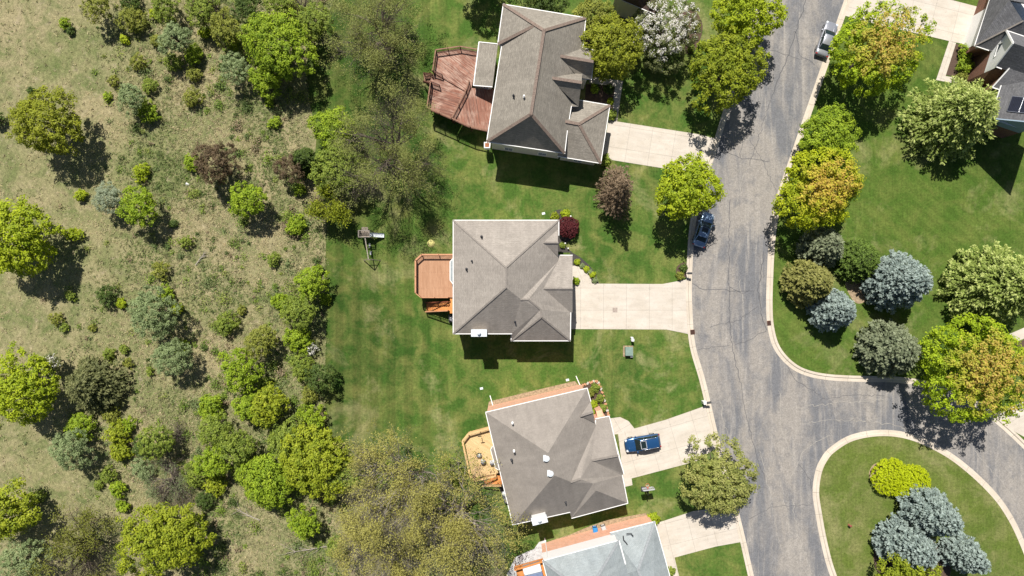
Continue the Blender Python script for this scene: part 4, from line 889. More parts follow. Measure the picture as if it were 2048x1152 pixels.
# ------------------------------------------------------------------ cars
def carpaint(name, c, metal=.35, rough=.25):
    m = NT(name, rough, metal, .5); m.col(c); m.b.inputs['Coat Weight'].default_value = .6; m.b.inputs['Coat Roughness'].default_value = .05; return m.m
def build_car(label, px, py, heading, length, width, height, paint, kind, sunroof=None, rails=False):
    """heading: plan angle of the front; stations run from tail (-) to nose (+)"""
    q = P(px, py, .7); q.z = -.1 if kind[0] == 'r' else .025
    r = empty('car', q, label, 'car', 'cars parked on the street and drive', rz=heading); Lh = length / 2; Wd = width / 2
    suv = 'suv' in kind
    belt = .98 if suv else .88; hood = 1.0 if suv else .86
    st = [(-1, .80, .62, .40), (-.975, .90, belt * .93, .30), (-.90, .965, belt, .24), (-.6, 1., belt + .02, .22), (-.2, 1., belt, .22), (.22, 1., belt - .01, .22), (.42, .995, hood, .22), (.66, .985, hood - .06, .23), (.84, .94, hood - .13, .26), (.94, .85, hood - .22, .3), (1, .70, .62, .36)]
    b = MB(); rows = []; prof = lambda hw, zt, zb: [(0, zb), (hw * .86, zb), (hw * .975, zb + .12), (hw, (zb + zt) * .53), (hw * .97, zt - .12), (hw * .90, zt - .02), (hw * .62, zt + .025), (0, zt + .04)]
    for x, w_, zt, zb in st:
        h = prof(Wd * w_, zt, zb); rows.append([(x * Lh, y, z) for y, z in h] + [(x * Lh, -y, z) for y, z in reversed(h[1:-1])])
    K = len(rows[0]); b.idx([p for rw in rows for p in rw], [(i * K + j, i * K + (j + 1) % K, (i + 1) * K + (j + 1) % K, (i + 1) * K + j) for i in range(len(rows) - 1) for j in range(K)] + [tuple(range(K)), tuple(range((len(rows) - 1) * K, len(rows) * K))], 0, True)
    body = b.build('body', paint, r, subd=1)
    # greenhouse
    rz = height; tail = -.93 if suv else -.72
    xs = [(tail, belt + .0, .80), (tail + (.09 if suv else .26), rz - .10, .70), (-.35 if suv else -.3, rz - .01, .72), (.0, rz, .73), (.16 if suv else .10, rz - .05, .71), (.44, belt + .02, .83)]
    b = MB(); rows = []
    for x, zt, w_ in xs:
        hw = Wd * w_; wb = Wd * (.86 if zt > belt + .1 else .84)
        rows.append([(x * Lh, wb, belt - .04), (x * Lh, hw, zt - .05), (x * Lh, hw * .8, zt), (x * Lh, -hw * .8, zt), (x * Lh, -hw, zt - .05), (x * Lh, -wb, belt - .04)])
    K = 6; b.idx([p for rw in rows for p in rw], [(i * K + j, i * K + j + 1, (i + 1) * K + j + 1, (i + 1) * K + j) for i in range(len(rows) - 1) for j in range(K - 1)], 0, True)
    b.build('window', M['carglass'], r)
    b = MB(); rr_ = []
    for x, zt, w_ in xs[1:-1]:
        hw = Wd * w_; xx = x * Lh; rr_.append([(xx, hw * 1.015, zt - .06), (xx, hw * .98, zt - .015), (xx, hw * .8, zt + .018), (xx, 0, zt + .035), (xx, -hw * .8, zt + .018), (xx, -hw * .98, zt - .015), (xx, -hw * 1.015, zt - .06)])
    K = 7; b.idx([p for rw in rr_ for p in rw], [(i * K + j, i * K + j + 1, (i + 1) * K + j + 1, (i + 1) * K + j) for i in range(len(rr_) - 1) for j in range(K - 1)], 0, True)
    roof = b.build('roof', paint, r)
    b = MB()
    for s in (-1, 1):
        f = lambda row, j: Vector(rows[row][j])
        b.beam(f(4, 1 if s > 0 else 4), f(5, 1 if s > 0 else 4) + Vector((0, 0, .02)), .07, .06); b.beam(f(1, 1 if s > 0 else 4), f(0, 1 if s > 0 else 4), .10, .06)
        m1 = f(3, 1 if s > 0 else 4); b.beam(m1 + Vector((-.12, 0, 0)), Vector((m1.x - .15, s * Wd * .875, belt - .03)), .09, .05)
        if suv: m1 = f(2, 1 if s > 0 else 4); b.beam(m1 + Vector((-.35, 0, 0)), Vector((m1.x - .35, s * Wd * .875, belt - .03)), .13, .05)
    b.build('pillar', paint, r)
    if sunroof:
        b = MB(); b.box((sunroof * Lh, 0, rz + .045), (.62, width * .46, .03)); b.build('sunroof', M['carglass'], roof)
        if rails:
            b = MB()
            for a_, c_ in (((-.36, -.46), (-.36, .46)), ((.36, -.46), (.36, .46)), ((-.36, .46), (.36, .46)), ((-.36, -.46), (.36, -.46))): b.beam((sunroof * Lh + a_[0], a_[1] * width * .56, rz + .055), (sunroof * Lh + c_[0], c_[1] * width * .56, rz + .055), .06, .03)
            b.build('sunroof_frame', M['ltgrey'], roof)
    if rails:
        for s in (-1, 1): b = MB(); b.tube([(-.72 * Lh, s * Wd * .68, rz - .04), (-.66 * Lh, s * Wd * .68, rz + .05), (.0 * Lh, s * Wd * .69, rz + .06), (.08 * Lh, s * Wd * .69, rz - .01)], .025, 6); b.build('roof_rail', M['chrome'], roof)
    for sx in (-.60, .62):
        for s in (-1, 1):
            b = MB(); y = s * (Wd - .12); b.tube([(sx * Lh, y - .11, .34), (sx * Lh, y + .11, .34)], .34, 20); wh = b.build('wheel', M['tyre'], r)
            b = MB(); b.tube([(sx * Lh, y + s * .08, .34), (sx * Lh, y + s * .125, .34)], [.22, .20], 14); b.build('rim', M['chrome'], wh)
    for s in (-1, 1):
        b = MB(); b.box((.36 * Lh, s * (Wd + .07), belt + .03), (.16, .24, .14)); b.build('mirror', paint, r, bevel=.03)
        b = MB(); b.box((.90 * Lh, s * Wd * .72, hood - .22), (.30, .26, .12), -s * .45); b.build('headlight', M['whitemetal'], r, bevel=.03)
        b = MB(); b.box((-.955 * Lh, s * Wd * .80, belt - .10), (.14, .26, .14), s * .2); b.build('tail_light', M['tail'], r, bevel=.02)
    b = MB(); b.box((.985 * Lh, 0, .48), (.06, width * .42, .22)); b.build('grille', M['black'], r, bevel=.02)
    b = MB()
    for s in (-1, 1): b.beam((.46 * Lh, s * Wd * .45, hood + .025), (.84 * Lh, s * Wd * .34, hood - .085), .05, .035)
    b.build('hood_crease', paint, r)
    return r
M['tail'] = plain('tail_light_red', (.3, .01, .01, 1), .3)
def hd(dx, dy): return math.atan2(-dy, dx)
build_car('steel-blue parked car half under the yellow-green maple at the kerb', 1408, 459, hd(23, -70), 4.7, 1.86, 1.45, carpaint('steel_blue_paint', (.20, .29, .42, 1)), 'road_sedan', sunroof=-.05)
build_car('silver parked car half hidden under the orange-topped maple near the top edge', 1655, 77, hd(25, -72), 4.75, 1.85, 1.5, carpaint('silver_paint', (.34, .35, .38, 1), .5, .3), 'road_sedan')
build_car('bright blue SUV with open sunroof parked on the driveway of the tilted house', 1285, 886, hd(-70, 12), 4.75, 1.92, 1.72, carpaint('bright_blue_paint', (.02, .085, .22, 1), .4), 'drive_suv', sunroof=.02, rails=True)

# ------------------------------------------------------------------ vegetation
def leaf_mesh(name, C, N, sx, sy, col, parent, T=None, mats=None):
    """many small folded leaf faces: centres C, normals N, half sizes sx, sy, colours col"""
    n = len(C); rs = np.random.RandomState(n)
    N = N / (np.linalg.norm(N, axis=1, keepdims=True) + 1e-9)
    if T is None: T = rs.normal(size=(n, 3))
    T = T - N * np.sum(T * N, axis=1, keepdims=True); T /= (np.linalg.norm(T, axis=1, keepdims=True) + 1e-9); B = np.cross(N, T)
    sx = np.broadcast_to(sx, (n,))[:, None]; sy = np.broadcast_to(sy, (n,))[:, None]
    V = np.empty((n, 4, 3), np.float32)
    V[:, 0] = C - T * sx; V[:, 1] = C + B * sy + N * sy * .35 - T * sx * .1; V[:, 2] = C + T * sx; V[:, 3] = C - B * sy + N * sy * .35 - T * sx * .1
    V[:, :, 2] = np.maximum(V[:, :, 2], .02)
    me = bpy.data.meshes.new(name); me.vertices.add(4 * n); me.loops.add(4 * n); me.polygons.add(n)
    me.vertices.foreach_set('co', V.reshape(-1)); me.loops.foreach_set('vertex_index', np.arange(4 * n, dtype=np.int32))
    me.polygons.foreach_set('loop_start', np.arange(0, 4 * n, 4, dtype=np.int32)); me.polygons.foreach_set('loop_total', np.full(n, 4, np.int32))
    me.update(calc_edges=True)
    ca = me.color_attributes.new('col', 'FLOAT_COLOR', 'POINT'); cc = np.ones((n, 4, 4), np.float32); cc[:, :, :3] = np.clip(col, 0.003, .9)[:, None, :]
    ca.data.foreach_set('color', cc.reshape(-1)); me.materials.append(M['leaf'])
    o = bpy.data.objects.new(name, me); scene.collection.objects.link(o)
    if parent is not None: o.parent = parent
    return o

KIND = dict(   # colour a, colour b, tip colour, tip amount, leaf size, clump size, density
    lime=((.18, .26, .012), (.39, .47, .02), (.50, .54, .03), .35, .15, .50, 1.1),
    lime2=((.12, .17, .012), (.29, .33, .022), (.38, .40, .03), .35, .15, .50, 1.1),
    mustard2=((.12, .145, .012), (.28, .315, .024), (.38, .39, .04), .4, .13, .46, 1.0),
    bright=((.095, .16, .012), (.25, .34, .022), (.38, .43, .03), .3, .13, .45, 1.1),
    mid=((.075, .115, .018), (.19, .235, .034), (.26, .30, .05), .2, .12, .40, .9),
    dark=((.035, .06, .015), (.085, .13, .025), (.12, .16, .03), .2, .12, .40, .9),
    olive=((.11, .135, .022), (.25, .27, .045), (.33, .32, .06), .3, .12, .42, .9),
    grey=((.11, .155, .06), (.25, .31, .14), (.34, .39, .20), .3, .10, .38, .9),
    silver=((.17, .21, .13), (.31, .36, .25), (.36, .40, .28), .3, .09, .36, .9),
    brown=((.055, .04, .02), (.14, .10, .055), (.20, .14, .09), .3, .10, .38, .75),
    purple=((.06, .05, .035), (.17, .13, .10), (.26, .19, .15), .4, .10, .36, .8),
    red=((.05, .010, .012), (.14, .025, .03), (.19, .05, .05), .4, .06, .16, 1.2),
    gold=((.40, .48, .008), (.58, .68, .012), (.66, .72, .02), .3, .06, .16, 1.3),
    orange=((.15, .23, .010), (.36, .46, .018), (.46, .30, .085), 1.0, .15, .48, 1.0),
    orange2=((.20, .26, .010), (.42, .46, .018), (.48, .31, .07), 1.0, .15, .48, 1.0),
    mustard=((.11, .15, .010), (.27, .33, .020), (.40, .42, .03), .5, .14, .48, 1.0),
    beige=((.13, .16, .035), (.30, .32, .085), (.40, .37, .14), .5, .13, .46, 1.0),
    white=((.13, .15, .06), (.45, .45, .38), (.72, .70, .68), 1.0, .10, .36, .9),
    sprg=((.10, .125, .07), (.22, .25, .15), (.32, .35, .22), .5, .1, .3, 1),
    sprb=((.14, .185, .17), (.31, .38, .36), (.46, .53, .50), .5, .1, .3, 1),
    spro=((.10, .11, .025), (.24, .24, .07), (.36, .34, .12), .5, .1, .3, 1),
    larch=((.16, .22, .04), (.42, .50, .14), (.64, .68, .28), .8, .1, .3, 1),
    pine=((.06, .10, .02), (.15, .23, .04), (.21, .29, .06), .3, .1, .3, 1),
    plum=((.12, .085, .05), (.30, .22, .145), (.42, .32, .21), .5, .1, .3, 1),
    haze=((.12, .145, .038), (.28, .305, .085), (.38, .40, .12), .4, .1, .3, 1),
    hazey=((.19, .185, .045), (.42, .40, .11), (.54, .50, .14), .5, .1, .3, 1),
    jun=((.08, .095, .035), (.20, .21, .085), (.27, .27, .12), .4, .1, .3, 1),
)
BR = dict(lime=1.0, lime2=1.2, mustard2=1.1, gold=.92, red=1.1, orange=1.15, orange2=1.15, white=1.0, bright=1.3, mid=1.5, olive=1.22, grey=1.22, silver=1.15, dark=1.35, mustard=1.08, beige=1.2, brown=1.25)
def rnd_dirs(rs, n, zmin=-.35):
    i = np.arange(n) + rs.uniform(0, 1); z = 1 - (1 - zmin) * (i + .5) / n; ph = i * 2.39996 + rs.uniform(-.25, .25, n)
    r = np.sqrt(np.maximum(0, 1 - z * z)); return np.stack([r * np.cos(ph), r * np.sin(ph), z], 1)
def broadleaf(root, R, Rz, zc, kind, seed, asp=1., rot=0, sparse=1.0):
    rs = np.random.RandomState(seed); A, Bc, Tp, ta, ls, cs, den = KIND[kind]; A, Bc, Tp = [np.array(q) * BR.get(kind, 1.2) for q in (A, Bc, Tp)]
    k = min(1.0, max(.42, (R / 3.2) ** .55)); cs_ = cs * k * 1.08; ls_ = ls * (.62 + .38 * k)
    nout = int(den * 3.4 * R * R / (cs_ * cs_) * .95); nout = min(max(nout, 26), 700); D = rnd_dirs(rs, nout)
    lob = np.ones(nout)
    for _ in range(9):
        d = rs.normal(size=3); d /= np.linalg.norm(d); a = rs.uniform(.08, .24) * rs.choice([1, 1, -1.2]) * (.2 if kind == 'gold' else 1); lob += a * np.exp(-np.sum((D - d) ** 2, 1) / rs.uniform(.10, .35))
    az = np.arctan2(D[:, 1], D[:, 0]); am = 0.15 if kind in ('gold', 'red') else 1.0 if R < 3.3 else .55
    for k_, a_ in ((2, .10), (3, .11), (4, .08), (5, .07), (7, .05)): lob += am * a_ * rs.uniform(.3, 1.3) * np.cos(k_ * az + rs.uniform(0, 6.28)) * (1 - .5 * np.abs(D[:, 2]))
    rad = lob * (1 - np.abs(rs.normal(0, .085, nout))); out_ = rs.uniform(size=nout) < (0 if kind == 'gold' else .05); rad[out_] *= rs.uniform(1.05, 1.2, out_.sum())

    deep = rs.uniform(size=nout) < .14; rad[deep] *= rs.uniform(.72, .88, deep.sum())
    S = np.array([R * asp ** .5, R / asp ** .5, Rz]); c, s = math.cos(rot), math.sin(rot)
    P0 = D * rad[:, None] * S; nin = nout // 2; Di = rnd_dirs(rs, nin, -.1); Pi = Di * S * rs.uniform(.45, .72, nin)[:, None]
    CC = np.vstack([P0, Pi]); DD = np.vstack([D, Di]); X = CC[:, 0] * c - CC[:, 1] * s; Y = CC[:, 0] * s + CC[:, 1] * c; CC[:, 0] = X; CC[:, 1] = Y; CC[:, 2] += zc
    keep = CC[:, 2] > .15; CC = CC[keep]; DD = DD[keep]; m = len(CC)
    if sparse < 1: kk = rs.uniform(size=m) < sparse; CC = CC[kk]; DD = DD[kk]; m = len(CC)
    nl = int(max(16, 2.75 * (cs_ / ls_) ** 2)); idx = np.repeat(np.arange(m), nl); n = len(idx)
    offs = rs.normal(size=(n, 3)); offs /= np.linalg.norm(offs, axis=1, keepdims=True); offs *= (rs.uniform(0, 1, n) ** .45)[:, None] * cs_ * rs.uniform(.7, 1.25, m)[idx][:, None]
    offs[:, 2] *= .75; C = CC[idx] + offs
    N = offs / cs_ * .75 + DD[idx] * .45 + np.array([0, .1, .85]) + rs.normal(0, .40, (n, 3))
    t = np.clip(rs.uniform(0, 1, m)[idx] * .6 + rs.uniform(0, 1, n) * .55 - .08, 0, 1)[:, None]; col = A * (1 - t) + Bc * t
    if kind in ('orange', 'orange2'):
        hh = np.clip((DD[:, 2] - .52) * 2.6 + rs.normal(0, .25, m), 0, 1)[idx] * np.clip(rs.uniform(.3, 1.3, n), 0, 1)
        col = col * (1 - hh[:, None] * .85) + np.array(Tp) * hh[:, None] * .85
    elif kind == 'white':
        hh = ((np.clip((DD[:, 2] - .1) * 1.5 + rs.normal(0, .42, m), 0, 1)[idx]) > rs.uniform(.38, 1.25, n)).astype(float)[:, None]; col = col * (1 - hh) + np.array(Tp) * hh
        col = np.where(hh > 0, Tp * rs.uniform(.75, 1.1, (n, 1)), A * (1 - t) + np.array((.24, .27, .10)) * t)
    else:
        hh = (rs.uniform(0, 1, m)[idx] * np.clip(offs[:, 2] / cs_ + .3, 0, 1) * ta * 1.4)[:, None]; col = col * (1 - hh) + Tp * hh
    col = col * rs.normal(1, .11, (n, 1))
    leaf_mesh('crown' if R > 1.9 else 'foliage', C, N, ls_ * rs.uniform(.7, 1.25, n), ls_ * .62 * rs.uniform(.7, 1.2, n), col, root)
    b = MB(); rr = random.Random(seed)
    if R > 1.9:
        tr = .045 * R + .05; b.tube([(0, 0, -.1), (rr.uniform(-.1, .1), rr.uniform(-.1, .1), zc * .45), (rr.uniform(-.2, .2), rr.uniform(-.2, .2), zc + Rz * .2)], [tr * 1.3, tr, tr * .5], 8)
        for q in range(9):
            j = rr.randrange(m); e = Vector(CC[j]) * .93; f = Vector((0, 0, zc * rr.uniform(.35, .8))); mm = f.lerp(e, .5) + Vector((0, 0, .1 * R)); b.tube([f, mm, e], [tr * .5, tr * .3, tr * .1], 5)
        b.build('trunk', M['bark'], root)
    else:
        for q in range(5):
            j = rr.randrange(m); e = Vector(CC[j]) * .9; b.tube([(0, 0, -.05), (e.x * .4, e.y * .4, e.z * .6), e], [.04, .03, .012], 5)
        b.build('stem', M['bark'], root)

def conifer(root, R, h, kind, seed, power=.75, droop=.12, tuft=.30, z0=.35, asp=1.0, gap=.5, nt=8, wid=.26, rag=.1):
    rs = np.random.RandomState(seed); A, Bc, Tp, ta = [np.array(q) for q in KIND[kind][:4]]; bk = dict(sprg=1.25, sprb=1.14, spro=1.35, jun=1.2, pine=1.25, larch=1.1, dark=1.3).get(kind, 1.0); A, Bc, Tp = A * bk, Bc * bk, Tp * bk; Cs, Ns, Ts, cols = [], [], [], []
    tb = MB(); tb.tube([(0, 0, -.1), (0, 0, h * .5), (0, 0, h * .97)], [.05 * R + .05, .035 * R + .03, .015], 7); nlev = int((h - z0) / .42)
    for L_ in range(nlev):
        z = z0 + (h - z0) * (L_ + rs.uniform(0, .5)) / nlev; fz = (z - z0) / (h - z0); rr_ = R * max(0.03, 1 - fz) ** power * min(1., .72 + fz * 1.6) * 1.04; nb = max(4, int(2 * math.pi * rr_ / gap)); ph0 = rs.uniform(0, 6.28)
        for k in range(nb):
            az = ph0 + 2 * math.pi * k / nb + rs.normal(0, .12); Lb = rr_ * rs.uniform(1.02 - 2 * rag, 1.02 + rag); d = np.array([math.cos(az) * asp, math.sin(az) / asp, 0])
            inner = max(.0, Lb - 2.2 * gap - .35); nst = max(2, int((Lb - inner) / (tuft * .8))); side = np.array([-d[1], d[0], 0])
            if rs.uniform() < .12: e = d * Lb * .9; tb.tube([(0, 0, z), (e[0] * .6, e[1] * .6, z + .02), (e[0], e[1], z + .1)], [.03, .02, .008], 4)
            for q in range(nst):
                t = inner + (Lb - inner) * (q + .7) / nst; f = t / max(Lb, .01); zz = z - droop * t * f * 1.3 + .10 * f
                for w_ in ((-1, 1) if f > .35 and t > .5 else (0,)):
                    lat = side * w_ * rs.uniform(.10, .32) * min(1, (1.15 - f) * 1.6) * gap * 1.6
                    c = d * t + lat + np.array([0, 0, zz + rs.normal(0, .05)]); br = rs.uniform(.0, 1)
                    u = rs.normal(0, 1, (nt, 3)) * np.array([.45, .45, .35]); u += d + side * w_ * .5 + np.array([0, 0, .3])
                    Cs.append(c + u * tuft * .42 * rs.uniform(.5, 1, (nt, 1))); Ts.append(u); Ns.append(np.array([0, 0, 1.]) + rs.normal(0, .55, (nt, 3)) + d * .35)
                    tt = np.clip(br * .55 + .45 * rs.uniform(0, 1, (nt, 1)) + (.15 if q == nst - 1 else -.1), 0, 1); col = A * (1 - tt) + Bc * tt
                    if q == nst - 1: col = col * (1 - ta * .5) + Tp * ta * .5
                    cols.append(col * rs.normal(1, .09, (nt, 1)))
    C = np.vstack(Cs); n = len(C)
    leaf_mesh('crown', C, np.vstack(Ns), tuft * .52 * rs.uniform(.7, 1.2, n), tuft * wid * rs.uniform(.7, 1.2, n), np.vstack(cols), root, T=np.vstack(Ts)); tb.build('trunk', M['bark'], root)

def barewood(root, R, h, seed, bark, leaf=None, nleaf=5000, lsize=.10, spread=1.0, depth=6, asp=1., rot=0, low=.12, trunkr=None):
    """tree seen through its fine branches, with a thin haze of small new leaves"""
    rr = random.Random(seed); b = MB(); tw = MB(); ends = []; tr = trunkr or (.045 * h + .05)
    c0, s0 = math.cos(rot), math.sin(rot)
    def grow(p, d, L_, r, dep):
        pts = [p]; rad = [r]; q = p.copy(); dd = d.copy(); ns = 3 if dep > 1 else 2
        for i in range(ns):
            dd = (dd + Vector((rr.gauss(0, .16), rr.gauss(0, .16), rr.gauss(0, .12) + .04))).normalized(); q = q + dd * L_ / ns; pts.append(q.copy()); rad.append(r * (1 - .42 * (i + 1) / ns))
        (b if dep < 3 else tw).tube(pts, rad, 6 if dep < 2 else 3, cap=False)
        if dep >= depth - 2: ends.extend(pts[1:])
        if dep >= depth: return
        n = rr.choice((3, 3, 4)) if dep > 1 else rr.choice((4, 5))
        for k in range(n):
            i = 1 + rr.randrange(ns) if k else ns; base = pts[min(i, ns)]; ax = Vector((rr.gauss(0, 1), rr.gauss(0, 1), rr.gauss(0, .55))).normalized()
            nd = (dd * .75 + ax * (.62 if k else .3) * spread + Vector((0, 0, .03))).normalized(); grow(base, nd, L_ * rr.uniform(.62, .84), rad[min(i, ns)] * (.72 if k == 0 else .55), dep + 1)
    nl = 7 if depth > 4 else 5; hub = Vector((0, 0, h * low)); b.tube([(0, 0, -.1), hub], [tr * 1.2, tr], 8, cap=False)
    for k in range(nl):
        a = 2 * math.pi * k / nl + rr.uniform(-.35, .35); el = rr.uniform(.45, 1.15) if k else 1.4; d = Vector((math.cos(a) * math.cos(el), math.sin(a) * math.cos(el), math.sin(el)))
        grow(hub.copy(), d, h * .34, tr * .62, 1)
    allv = np.array([tuple(v) for v in b.v + tw.v]); ext = np.percentile(np.linalg.norm(allv[:, :2], axis=1), 96); k = R / ext; kz = h / max(1, np.percentile(allv[:, 2], 99))
    def tf(v):
        x, y = v.x * k * asp ** .5, v.y * k / asp ** .5; return Vector((x * c0 - y * s0, x * s0 + y * c0, max(v.z * kz, -.1)))
    b.v = [tf(v) for v in b.v]; tw.v = [tf(v) for v in tw.v]; b.build('trunk', M[bark], root); tw.build('twigs', M[bark], root, )
    if leaf:
        A, Bc, Tp, ta = [np.array(q) for q in KIND[leaf][:4]]; rs = np.random.RandomState(seed); E_ = np.array([tuple(tf(v)) for v in ends]); wg = np.zeros(len(E_))
        for q in range(16): f_ = rs.normal(0, 1.1, 3); wg += np.sin(E_ @ f_ + rs.uniform(0, 6.28))
        wg = np.clip(wg / 2.83 + .35, .03, 2) ** 1.5; idx = rs.choice(len(E_), nleaf // 3, p=wg / wg.sum()).repeat(3)
        C = E_[idx] + rs.normal(0, .24, (len(idx), 3)); t = rs.uniform(0, 1, (len(idx), 1)); clump = rs.uniform(.0, 1, len(E_))[idx][:, None]; col = A * (1 - t) + Bc * t; col = col * (1 - clump * ta) + Tp * clump * ta
        leaf_mesh('crown', C, np.array([0, 0, .8]) + rs.normal(0, .6, C.shape), lsize * rs.uniform(.6, 1.2, len(C)), lsize * .6, col, root)

TABLE = []
seedc = [100]
def place(name, cat, px, py, zc, label, group=None):
    v = P(px, py, zc); v.z = 0; r = empty(name, v, label, cat, group); ORG[r] = Vector((0, 0, 0)); return r
def tree(kind, px, py, r, label, rz=None, zc=None, asp=1., rot=0, name=None, sparse=1.0, group=None):
    seedc[0] += 1; R0 = r / 15.0
    big = R0 > 1.9
    if zc is None: zc = R0 * .95 + .9 if big else R0 * .62
    R = R0 * (H - zc) / H * .93; Rz = rz or (R * .85 if big else R * .82)
    root = place(name or ('broadleaf_tree' if big else 'shrub'), 'tree' if big else 'shrub', px, py, zc, label, group)
    broadleaf(root, R, Rz, zc, kind, seedc[0], asp, rot, sparse); return root
def spruce(kind, px, py, r, h, label, name='spruce_tree', dx=0, dy=0, **k):
    seedc[0] += 1; h = h * 1.12; px += (px - 1024) * .004; zc = h * .42; root = place(name, 'conifer', px, py, zc, label, 'conifers in the east lawns' if px > 1500 else None); conifer(root, r / 15 * (H - zc) / H, h, kind, seedc[0], **k); return root
def bare(px, py, r, h, label, bark='greybark', leaf='olive', nleaf=5000, name='sparse_tree', **k):
    seedc[0] += 1; zc = h * .6; root = place(name, 'tree' if h > 3 else 'shrub', px, py, zc, label); barewood(root, r / 15 * (H - zc) / H, h, seedc[0], bark, leaf, nleaf, **k); return root

# ------------------------------------------------------------------ the plants, one by one
GM = 'shrubs scattered over the rough meadow'
rsh = random.Random(11)
def shrub(kind, px, py, r, label, **k):
    k.setdefault('asp', rsh.uniform(.78, 1.28)); k.setdefault('rot', rsh.uniform(0, 3.1)); k.setdefault('sparse', rsh.uniform(.78, .95)); return tree(kind, px, py, r * .88, label, group=GM, **k)
# east side
tree('orange', 1746, 106, 87, 'maple with green left half and orange top beside the silver parked car', zc=6.3, asp=1.05)
tree('bright', 1655, 269, 56, 'round green maple between the two orange-topped maples along the kerb', zc=4.2)
tree('orange2', 1640, 382, 86, 'orange and yellow-green maple at the kerb above the shaded grey spruce', zc=5.8)
spruce('larch', 1915, 228, 84, 9.5, 'pale feathery conifer with ragged arms beside the charcoal roofed house', name='larch_tree', power=.62, tuft=.40, gap=1.15, z0=.8, nt=9, wid=.16, rag=.30)
spruce('sprg', 1646, 494, 44, 6.0, 'grey-green spruce partly in the shade of the orange and yellow-green maple', power=.6, gap=.66, tuft=.36, nt=9, rag=.14)
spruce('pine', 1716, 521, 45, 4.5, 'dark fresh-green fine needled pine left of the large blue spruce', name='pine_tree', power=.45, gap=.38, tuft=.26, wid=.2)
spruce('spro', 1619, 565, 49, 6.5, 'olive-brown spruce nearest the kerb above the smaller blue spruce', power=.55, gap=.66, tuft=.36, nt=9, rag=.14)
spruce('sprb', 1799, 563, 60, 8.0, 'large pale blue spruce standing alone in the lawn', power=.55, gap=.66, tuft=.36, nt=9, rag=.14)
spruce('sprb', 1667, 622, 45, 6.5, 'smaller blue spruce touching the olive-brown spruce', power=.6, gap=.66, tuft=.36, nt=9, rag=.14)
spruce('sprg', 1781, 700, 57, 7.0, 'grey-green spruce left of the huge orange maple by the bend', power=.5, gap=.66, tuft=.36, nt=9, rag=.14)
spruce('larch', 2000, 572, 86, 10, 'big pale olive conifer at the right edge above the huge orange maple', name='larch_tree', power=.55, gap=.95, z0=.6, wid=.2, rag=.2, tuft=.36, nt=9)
tree('orange', 1945, 737, 108, 'huge maple with orange centre overhanging the bend of the road', zc=6.8, asp=1.08)
tree('gold', 1781, 954, 41, 'left lobe of the clipped golden bush on the island', zc=.9, rz=1.1, name='golden_shrub', group='golden bushes on the island')
tree('gold', 1823, 966, 41, 'right lobe of the clipped golden bush, touching the blue spruces', zc=.9, rz=1.1, name='golden_shrub', group='golden bushes on the island')
spruce('sprb', 1862, 1028, 49, 8.0, 'uppermost blue-grey spruce on the island, just below the golden bush', power=.55, gap=.66, tuft=.36, nt=9, rag=.14)
spruce('sprb', 1816, 1092, 54, 7.0, 'widest blue-grey spruce on the island, left of the group', power=.5, gap=.66, tuft=.36, nt=9, rag=.14)
spruce('sprb', 1930, 1114, 38, 6.0, 'right-hand smaller blue spruce of the island group', power=.6, gap=.66, tuft=.36, nt=9, rag=.14)
tree('mustard', 1815, 1162, 62, 'mustard-orange young tree at the bottom edge below the island spruces', zc=4.2)
# centre
tree('lime', 1376, 378, 68, 'vivid yellow-green maple over the steel-blue parked car', zc=6.4, asp=1.0)
tree('mustard', 1452, 143, 74, 'mustard-olive maple casting shade on the road above the top driveway', zc=6.0)
tree('lime', 1494, 30, 68, 'yellow-green maple at the top edge beside the road', zc=6.0, asp=1.1)
tree('beige', 1436, 963, 72, 'beige-green round tree at the kerb between the two lower driveways', zc=5.0)
tree('olive', 1182, 38, 48, 'olive tree at the top edge next to the large grey roof', zc=4.0)
tree('mustard2', 1215, 98, 66, 'yellow-olive tree between the large grey roof and the white blossom tree', zc=4.8)
tree('white', 1325, 62, 74, 'white blossoming tree below the maroon roof corner', zc=4.0, sparse=.72)
tree('dark', 1325, 112, 34, 'dark shrub in the shade below the white blossom tree', zc=1.6, rz=1.6)
spruce('plum', 1236, 380, 47, 10.5, 'brown-purple pointed conifer between the top driveway and the square house', name='brown_conifer', power=1.0, gap=1.25, z0=.6, tuft=.36, rag=.36, wid=.14, asp=.80)
tree('red', 1136, 455, 22, 'dark red rounded bush at the upper right corner of the square house', zc=1.0, rz=1.2, name='red_shrub')
